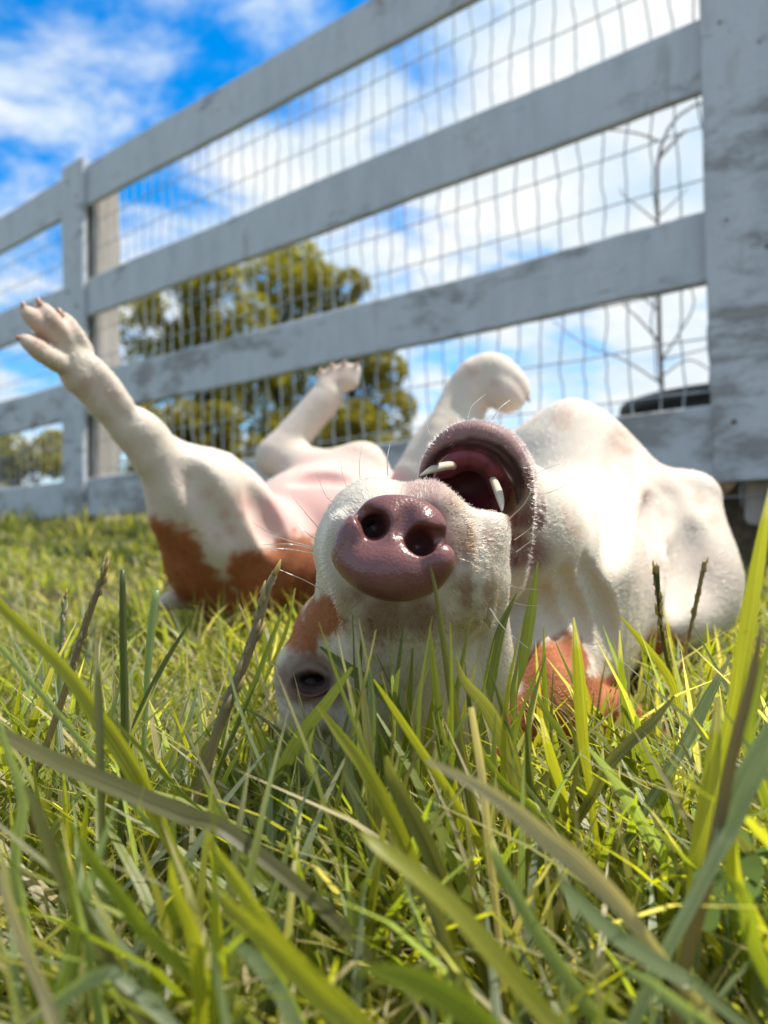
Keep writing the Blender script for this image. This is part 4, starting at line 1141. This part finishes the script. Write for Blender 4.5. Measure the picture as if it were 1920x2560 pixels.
# tall blades one can tell apart, as tufts
TONE = {'g': G_GREEN, 'y': G_YEL * 1.05, 'b': G_BLUE, 'd': G_DRY, 'p': np.array((.50, .40, .315)), 's': np.array((.27, .22, .145)), 'o': np.array((.15, .145, .055)), 'k': np.array((.11, .13, .05))}
def ribbon(name, pts, tone, parent, origin, rng, face=.0):
    """pts: (px, py, depth, width px) from base to tip; a folded ribbon facing the light a little differently along its length"""
    a = np.array(pts, float)
    w = np.array([(*P(*q[:3]), pxm(q[3], q[2]) * .72) for q in a])
    # carry the base down to the ground
    b0 = w[0].copy(); g = gz(b0[0], b0[1]) - .004
    if b0[2] > g + .006:
        dirn = b0[:3] - w[1][:3]; dirn /= np.linalg.norm(dirn); h = b0[2] - g
        dirn[1] = max(dirn[1], -.2)
        m1 = b0.copy(); m1[:2] += dirn[:2] * h * .55; m1[2] = g + h * .55; m1[3] *= .85
        e = m1.copy(); e[:2] += dirn[:2] * h * .22; e[2] = g; e[3] *= .6
        w = np.vstack([e, m1, w])
    n = max(12, 4 * len(w)); q = spline(w, n); c = q[:, :3]; wd = np.maximum(q[:, 3], .0003)
    tg = np.gradient(c, axis=0); tg /= np.linalg.norm(tg, axis=1)[:, None]
    view = CAM - c; view /= np.linalg.norm(view, axis=1)[:, None]
    sd = np.cross(tg, view); sd /= np.maximum(np.linalg.norm(sd, axis=1), 1e-6)[:, None]; nn = np.cross(sd, tg)
    an = face + np.linspace(0, rng.uniform(-.5, .5), n)
    s2 = sd * np.cos(an)[:, None] + nn * np.sin(an)[:, None]; n2 = nn * np.cos(an)[:, None] - sd * np.sin(an)[:, None]
    V = np.stack([c - s2 * wd[:, None] * .5 + n2 * wd[:, None] * .10, c - n2 * wd[:, None] * .03, c + s2 * wd[:, None] * .5 + n2 * wd[:, None] * .10], 1)
    f = [[3 * i + j, 3 * i + j + 1, 3 * i + 4 + j, 3 * i + 3 + j] for i in range(n - 1) for j in (0, 1)]
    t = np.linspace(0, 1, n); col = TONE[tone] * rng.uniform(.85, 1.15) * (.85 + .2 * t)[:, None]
    if tone in 'gyob' and rng.random() < .35: col[-3:] = col[-3:] * .4 + G_DRY * .6
    cols = np.repeat(col, 3, 0)
    uvv = np.stack([np.tile((0, .5, 1), n) + rng.uniform(0, 40), np.repeat(t * 2, 3)], 1)
    fa = np.array(f)
    return mesh_np(name, V.reshape(-1, 3), fa, GRASS, parent, origin=origin, colors=cols, uv=uvv[fa.ravel()])
def stem(name, pts, tone, parent, origin, rng, head=False):
    a = np.array(pts, float); w = np.array([(*P(*q[:3]), pxm(q[3], q[2]) * .5) for q in a])
    g = gz(w[0][0], w[0][1]) - .004
    if w[0][2] > g + .006: e = w[0].copy(); e[2] = g; e[:2] += (w[0] - w[1])[:2] * .2; w = np.vstack([e, w])
    n = max(12, 4 * len(w)); q = spline(w, n)
    v, f = tube_geo(q[:, :3], np.maximum(q[:, 3], .0003), 7)
    col = np.tile(TONE[tone] * rng.uniform(.85, 1.15), (len(v), 1)); 
    o = mesh_np(name, v, f, GRASS, parent, origin=origin, colors=col)
    if head:
        vs, fs, n0 = [], [], 0; m_ = len(q)
        for i in range(34):
            u = .60 + .4 * i / 34; k = min(int(u * (m_ - 1)), m_ - 2); fr = u * (m_ - 1) - k; p = q[k, :3] * (1 - fr) + q[k + 1, :3] * fr
            tg = q[k + 1, :3] - q[k, :3]; tg /= np.linalg.norm(tg); sdv = np.cross(tg, np.array((rng.normal(), rng.normal(), rng.normal()))); sdv /= np.linalg.norm(sdv)
            sz = q[:, 3].max() * rng.uniform(.8, 1.25)
            v, f = tube_geo([p, p + sdv * sz * .8 + tg * sz * 1.3, p + sdv * sz * .9 + tg * sz * 3.2], [sz * .3, sz * .55, sz * .08], 5)
            vs.append(v); fs.extend([[x + n0 for x in qq] for qq in f]); n0 += len(v)
        vv = np.concatenate(vs); mesh_np('seed_head', vv, fs, GRASS, o, origin=origin, colors=np.tile(TONE['s'] * 1.5, (len(vv), 1)))
    return o
TUFTS = {
 ('tall grass tuft with crossing wide blades at the left edge, in front', 'L'): [
    ('r', 'y', .25, [(440, 2140), (370, 1992), (300, 1872), (243, 1790), (174, 1691), (93, 1604), (0, 1512), (-70, 1440)], [36, 62, 66, 60, 48, 40, 34, 8], .225),
    ('r', 'o', -.2, [(590, 2092), (463, 2040), (347, 1992), (231, 1943), (116, 1893), (0, 1835), (-90, 1790)], [56, 62, 68, 66, 58, 48, 14], .215),
    ('r', 'g', .3, [(560, 2085), (470, 2000), (360, 1880), (266, 1784)], [20, 20, 18, 8], .25),
    ('r', 'b', .4, [(340, 2020), (278, 1951), (231, 1888), (116, 1749), (0, 1616), (-40, 1570)], [18, 20, 20, 20, 18, 6], .23),
    ('r', 'g', .1, [(470, 2440), (370, 2339), (324, 2275), (243, 2165), (174, 2056)], [40, 50, 50, 40, 6], .17),
    ('r', 'y', 0, [(505, 2560), (498, 2426), (480, 2333), (440, 2223), (425, 2150)], [46, 56, 52, 34, 6], .165),
    ('r', 'p', .2, [(150, 2590), (116, 2495), (58, 2356), (17, 2246), (0, 2180)], [44, 44, 42, 36, 20], .155),
    ('r', 'o', .2, [(330, 2500), (230, 2330), (150, 2180), (90, 2020), (60, 1960)], [50, 54, 50, 36, 8], .175),
    ('r', 'b', .5, [(60, 2300), (40, 2150), (60, 2000), (20, 1880), (0, 1800)], [44, 46, 42, 30, 10], .19),
    ('r', 'g', -.3, [(700, 2250), (640, 2190), (560, 2060), (505, 1940)], [34, 44, 40, 6], .23),
    ('r', 'g', .2, [(120, 2540), (180, 2420), (190, 2260), (150, 2120)], [44, 46, 36, 8], .17),
    ('r', 'b', .0, [(330, 2470), (250, 2440), (150, 2500), (60, 2560)], [40, 50, 44, 20], .16)],
 ('row of slim upright stems left of the dog, some with seed heads', 'S'): [
    ('s', 'k', 0, [(285, 2300), (300, 2194), (312, 1847), (308, 1600), (306, 1425)], [22, 24, 22, 19, 14], .27),
    ('h', 's', 0, [(85, 1960), (104, 1900), (165, 1720), (215, 1560), (272, 1400)], [16, 18, 18, 18, 10], .30),
    ('h', 'b', 0, [(140, 1860), (150, 1700), (158, 1560), (163, 1490)], [12, 14, 13, 9], .36),
    ('s', 'b', 0, [(360, 1900), (365, 1760), (376, 1600), (391, 1475)], [12, 14, 20, 20], .34),
    ('h', 's', 0, [(470, 2080), (498, 1990), (544, 1829), (625, 1620), (686, 1428)], [22, 26, 28, 26, 12], .28),
    ('r', 'k', .3, [(520, 1990), (556, 1898), (625, 1736), (690, 1570), (716, 1510)], [16, 18, 18, 14, 5], .29),
    ('r', 'k', .2, [(320, 1880), (345, 1790), (410, 1660), (485, 1538)], [16, 18, 18, 5], .31),
    ('r', 'o', .0, [(255, 2050), (250, 1870), (246, 1740), (240, 1600)], [26, 30, 28, 8], .22),
    ('r', 'g', .3, [(640, 1760), (660, 1660), (655, 1560), (625, 1480)], [12, 13, 12, 4], .42),
    ('r', 'y', .1, [(690, 1640), (720, 1560), (738, 1470)], [14, 14, 4], .42),
    ('r', 'p', .3, [(655, 1700), (632, 1600), (598, 1510)], [10, 12, 5], .40)],
 ('tuft of mixed blades standing in front of the muzzle and forehead', 'M'): [
    ('r', 'k', .2, [(1060, 1890), (990, 1775), (939, 1718), (867, 1668), (800, 1617)], [30, 38, 40, 34, 8], .305),
    ('r', 'k', -.2, [(660, 2080), (698, 1944), (746, 1848), (819, 1752), (880, 1668)], [46, 50, 48, 38, 12], .265),
    ('r', 'y', .0, [(1250, 2190), (1180, 2080), (1122, 1978), (1060, 1887), (987, 1776), (934, 1698)], [34, 34, 32, 32, 24, 6], .245),
    ('r', 'y', .3, [(1040, 2170), (1000, 2080), (950, 1985), (905, 1910), (857, 1848), (795, 1766)], [42, 50, 52, 46, 36, 8], .225),
    ('r', 'o', .2, [(1195, 2080), (1170, 1960), (1151, 1872), (1132, 1751), (1113, 1631), (1089, 1477), (1074, 1410)], [36, 40, 38, 34, 24, 14, 4], .27),
    ('r', 'k', .3, [(1315, 2030), (1292, 1860), (1284, 1740), (1305, 1655), (1326, 1535), (1345, 1405)], [24, 24, 26, 38, 38, 5], .318),
    ('r', 'k', .1, [(1180, 1950), (1200, 1830), (1219, 1732), (1243, 1607), (1264, 1540), (1292, 1482)], [34, 42, 44, 36, 22, 4], .305),
    ('r', 'k', .0, [(1110, 1900), (1098, 1790), (1086, 1690), (1074, 1568)], [26, 30, 28, 6], .295),
    ('r', 'k', .2, [(968, 1930), (978, 1824), (992, 1703), (1009, 1555)], [18, 20, 18, 5], .29),
    ('r', 'o', .3, [(1310, 2080), (1295, 1960), (1270, 1872), (1219, 1771), (1160, 1700), (1140, 1640)], [50, 60, 62, 56, 34, 6], .262),
    ('r', 'p', .2, [(1225, 2130), (1212, 1990), (1200, 1900), (1178, 1768)], [30, 32, 32, 26], .235),
    ('r', 'o', -.3, [(1120, 2240), (1060, 2100), (985, 1960), (965, 1890)], [56, 62, 52, 16], .215),
    ('r', 'g', .4, [(1420, 2120), (1340, 2030), (1260, 1960), (1205, 1880), (1190, 1820)], [26, 28, 26, 20, 5], .25),
    ('r', 'k', -.2, [(930, 2140), (900, 2020), (870, 1930), (880, 1840)], [34, 38, 34, 8], .25),
    ('r', 'd', .5, [(900, 2000), (930, 1900), (920, 1830), (905, 1770)], [12, 14, 12, 4], .27),
    ('r', 'k', .3, [(850, 2100), (800, 2010), (770, 1900), (790, 1800)], [30, 34, 28, 6], .27)],
 ('sunlit green tuft beside the brown ear at the right', 'R'): [
    ('r', 'y', .0, [(1485, 2060), (1472, 1950), (1457, 1847), (1446, 1674), (1434, 1543)], [24, 30, 40, 40, 6], .275),
    ('r', 'y', .1, [(1455, 2120), (1423, 2050), (1382, 1905), (1353, 1795)], [38, 44, 40, 14], .27),
    ('r', 'k', .3, [(1450, 1960), (1411, 1847), (1365, 1778), (1318, 1690)], [24, 28, 24, 5], .295),
    ('r', 'g', .0, [(1368, 1840), (1365, 1760), (1361, 1690), (1359, 1567)], [14, 16, 16, 4], .33),
    ('r', 'o', -.2, [(1480, 1990), (1515, 1922), (1570, 1860), (1625, 1812), (1686, 1740)], [34, 40, 38, 34, 6], .27),
    ('r', 'b', .2, [(1660, 2150), (1625, 2090), (1539, 1951), (1469, 1868)], [38, 44, 38, 8], .255),
    ('r', 'g', .1, [(1580, 1880), (1570, 1800), (1556, 1700), (1549, 1575)], [22, 26, 26, 4], .34),
    ('r', 'y', .1, [(1700, 1790), (1677, 1702), (1614, 1616), (1550, 1540)], [22, 28, 26, 4], .36),
    ('r', 'b', .3, [(1690, 1900), (1730, 1830), (1770, 1745), (1830, 1635)], [38, 44, 38, 6], .29),
    ('r', 'y', .0, [(1735, 2240), (1747, 2137), (1782, 1905), (1795, 1745)], [56, 64, 54, 16], .22),
    ('h', 'k', 0, [(1690, 1760), (1665, 1640), (1650, 1540), (1640, 1415)], [9, 10, 9, 16], .40),
    ('h', 's', 0, [(1690, 1740), (1712, 1640), (1735, 1530), (1762, 1405)], [9, 9, 9, 12], .42),
    ('r', 'g', .3, [(1660, 2010), (1640, 1930), (1600, 1850), (1590, 1790)], [40, 46, 36, 8], .28),
    ('r', 'y', .3, [(1770, 1760), (1775, 1660), (1768, 1560)], [16, 18, 4], .40),
    ('r', 'o', .3, [(1250, 2020), (1290, 1960), (1370, 2020), (1430, 2100)], [10, 22, 20, 6], .27)],
 ('broad pale and lime blades crossing the bottom of the picture, out of focus', 'B'): [
    ('r', 'p', .1, [(1640, 2380), (1560, 2275), (1452, 2165), (1365, 2096), (1284, 2027), (1191, 1963), (1064, 1899)], [44, 64, 76, 72, 58, 44, 16], .17),
    ('r', 'y', .1, [(950, 2600), (799, 2455), (683, 2339), (585, 2194), (515, 2092)], [52, 58, 54, 46, 8], .16),
    ('r', 'y', .2, [(900, 2590), (828, 2518), (683, 2368), (573, 2264), (540, 2220)], [80, 84, 74, 44, 10], .145),
    ('r', 'b', -.2, [(1760, 2480), (1700, 2443), (1539, 2339), (1423, 2229), (1400, 2180)], [44, 58, 62, 44, 10], .165),
    ('r', 'y', .1, [(1420, 2600), (1365, 2540), (1220, 2368), (1105, 2240), (960, 2125), (900, 2080)], [60, 70, 74, 66, 54, 10], .16),
    ('r', 'b', .2, [(1540, 2590), (1480, 2530), (1365, 2368), (1249, 2165), (1225, 2090)], [48, 54, 50, 40, 8], .175),
    ('r', 'b', .3, [(1790, 2580), (1735, 2541), (1640, 2470), (1545, 2408)], [40, 48, 44, 10], .155),
    ('r', 'g', .0, [(1250, 2600), (1130, 2500), (1010, 2440), (900, 2420)], [90, 100, 84, 20], .13),
    ('r', 'b', .3, [(760, 2600), (700, 2480), (620, 2380), (560, 2350)], [50, 56, 44, 8], .16),
    ('r', 'o', .2, [(1120, 2380), (1080, 2260), (1010, 2160), (960, 2060)], [50, 54, 44, 8], .185)],
 ('tall yellow green blades and a brown stem at the right edge', 'E'): [
    ('r', 'y', .1, [(1830, 1790), (1850, 1680), (1880, 1500), (1905, 1350), (1925, 1220)], [46, 54, 52, 38, 8], .22),
    ('s', 's', 0, [(1690, 2500), (1706, 2437), (1745, 2290), (1782, 2137), (1828, 1905), (1880, 1697), (1905, 1560)], [30, 36, 36, 34, 30, 24, 10], .18),
    ('r', 'b', .2, [(1780, 2160), (1816, 2079), (1863, 1963), (1920, 1853), (1985, 1740)], [50, 76, 84, 76, 20], .18),
    ('r', 'g', .3, [(1900, 1960), (1870, 1850), (1890, 1730), (1925, 1600)], [36, 42, 38, 8], .24),
    ('r', 'y', .3, [(1890, 2300), (1840, 2200), (1830, 2080), (1870, 1980)], [44, 50, 44, 8], .19),
    ('r', 'g', .2, [(1940, 2480), (1880, 2350), (1860, 2240), (1800, 2180)], [50, 56, 46, 8], .17)]}
def build_tufts():
    rng = np.random.default_rng(23)
    for (label, key), items in TUFTS.items():
        b = P(*items[0][3][0], items[0][5]); base = np.array((b[0], b[1], gz(b[0], b[1])))
        root = empty('grass_tuft', base); tag(root, label, 'grass tuft', 'tall grass tufts')
        for kind, tone, face, pts, wd, d in items:
            m_ = len(pts); q = [(x, y, d + .0 * i, w) for i, ((x, y), w) in enumerate(zip(pts, wd))]
            # lean in depth: tips a little nearer or farther than the base
            dz = rng.uniform(-.012, .012); q = [(x, y, d + dz * (i / (m_ - 1) - .5), w) for i, (x, y, d, w) in enumerate(q)]
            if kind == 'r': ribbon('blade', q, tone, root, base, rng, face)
            else: stem('stem', q, tone, root, base, rng, kind == 'h')
    # finer blades filling the gap in front of the head
    b = P(1010, 2050, .27); base = np.array((b[0], b[1], gz(b[0], b[1])))
    root = empty('grass_tuft', base); tag(root, 'thin dull olive blades hiding the forehead, right under the muzzle', 'grass tuft', 'tall grass tufts')
    for i in range(95):
        px = rng.uniform(690, 1400); d = rng.uniform(.25, .33); top = rng.uniform(1500, 1840) + .12 * abs(px - 1050)
        lx = rng.normal(-30, 90); w = rng.uniform(9, 26); bend = rng.normal(0, 40)
        q = [(px, 2130, d, w), (px + lx * .3 + bend, 1990, d, w * 1.05), (px + lx * .65 + bend, (1990 + top) / 2, d, w * .9), (px + lx, top, d, 3)]
        w3 = np.array([P(*t[:3]) for t in q])
        if S.ev(spline(w3, 14)).min() < -.004 or (660 < px + lx * .6 < 870 and top < 1800): continue
        ribbon('blade', q, rng.choice(list('kkoogdby')), root, base, rng, rng.uniform(-.8, .8))
build_tufts()

def build_clover():
    rng = np.random.default_rng(8)
    mt = leaf_material('clover_leaf', (.09, .15, .03), (.16, .22, .06), .4); mts = plain('clover_stalk', (.12, .17, .04), .5)
    base = P(1840, 2180, .215); base[2] = gz(base[0], base[1])
    root = empty('clover_plant', base); tag(root, 'small clover with round leaflets in the grass at lower right', 'clover')
    for px, py, d in ((1832, 2160, .215), (1900, 2210, .21), (1800, 2250, .205), (1880, 2130, .225)):
        c = P(px, py, d); cc = c.copy(); up = np.array((rng.normal(0, .3), rng.normal(-.5, .2), 1.0)); up /= np.linalg.norm(up)
        a = np.cross(up, (1, 0, 0)); a /= np.linalg.norm(a); b_ = np.cross(up, a)
        g = np.array((c[0] + rng.normal(0, .006), c[1] + .008, gz(c[0], c[1])))
        curve_tube('stalk', spline([g, .5 * (g + c) + rng.normal(0, .003, 3), c], 8), [.0007] * 8, mts, root, base, seg=6)
        for k in range(3):
            th = 2.094 * k + rng.uniform(0, .4); dr = a * math.cos(th) + b_ * math.sin(th); sd = np.cross(up, dr); L = .0085 * rng.uniform(.85, 1.1)
            v = [c]
            prof = [(.25, .22), (.55, .44), (.8, .50), (.95, .40), (1.0, .18), (.95, 0)]
            ring = [(x, y) for x, y in prof] + [(x, -y) for x, y in prof[::-1][1:]]
            for x, y in ring: v.append(c + dr * L * x + sd * L * y + up * L * .12 * abs(y))
            n = len(ring); f = [[0, i, i + 1] for i in range(1, n)]
            mesh_np('leaflet', np.array(v), f, mt, root, origin=base, colors=np.full((n + 1, 3), rng.uniform(.2, .9)))
build_clover()
build_dog()
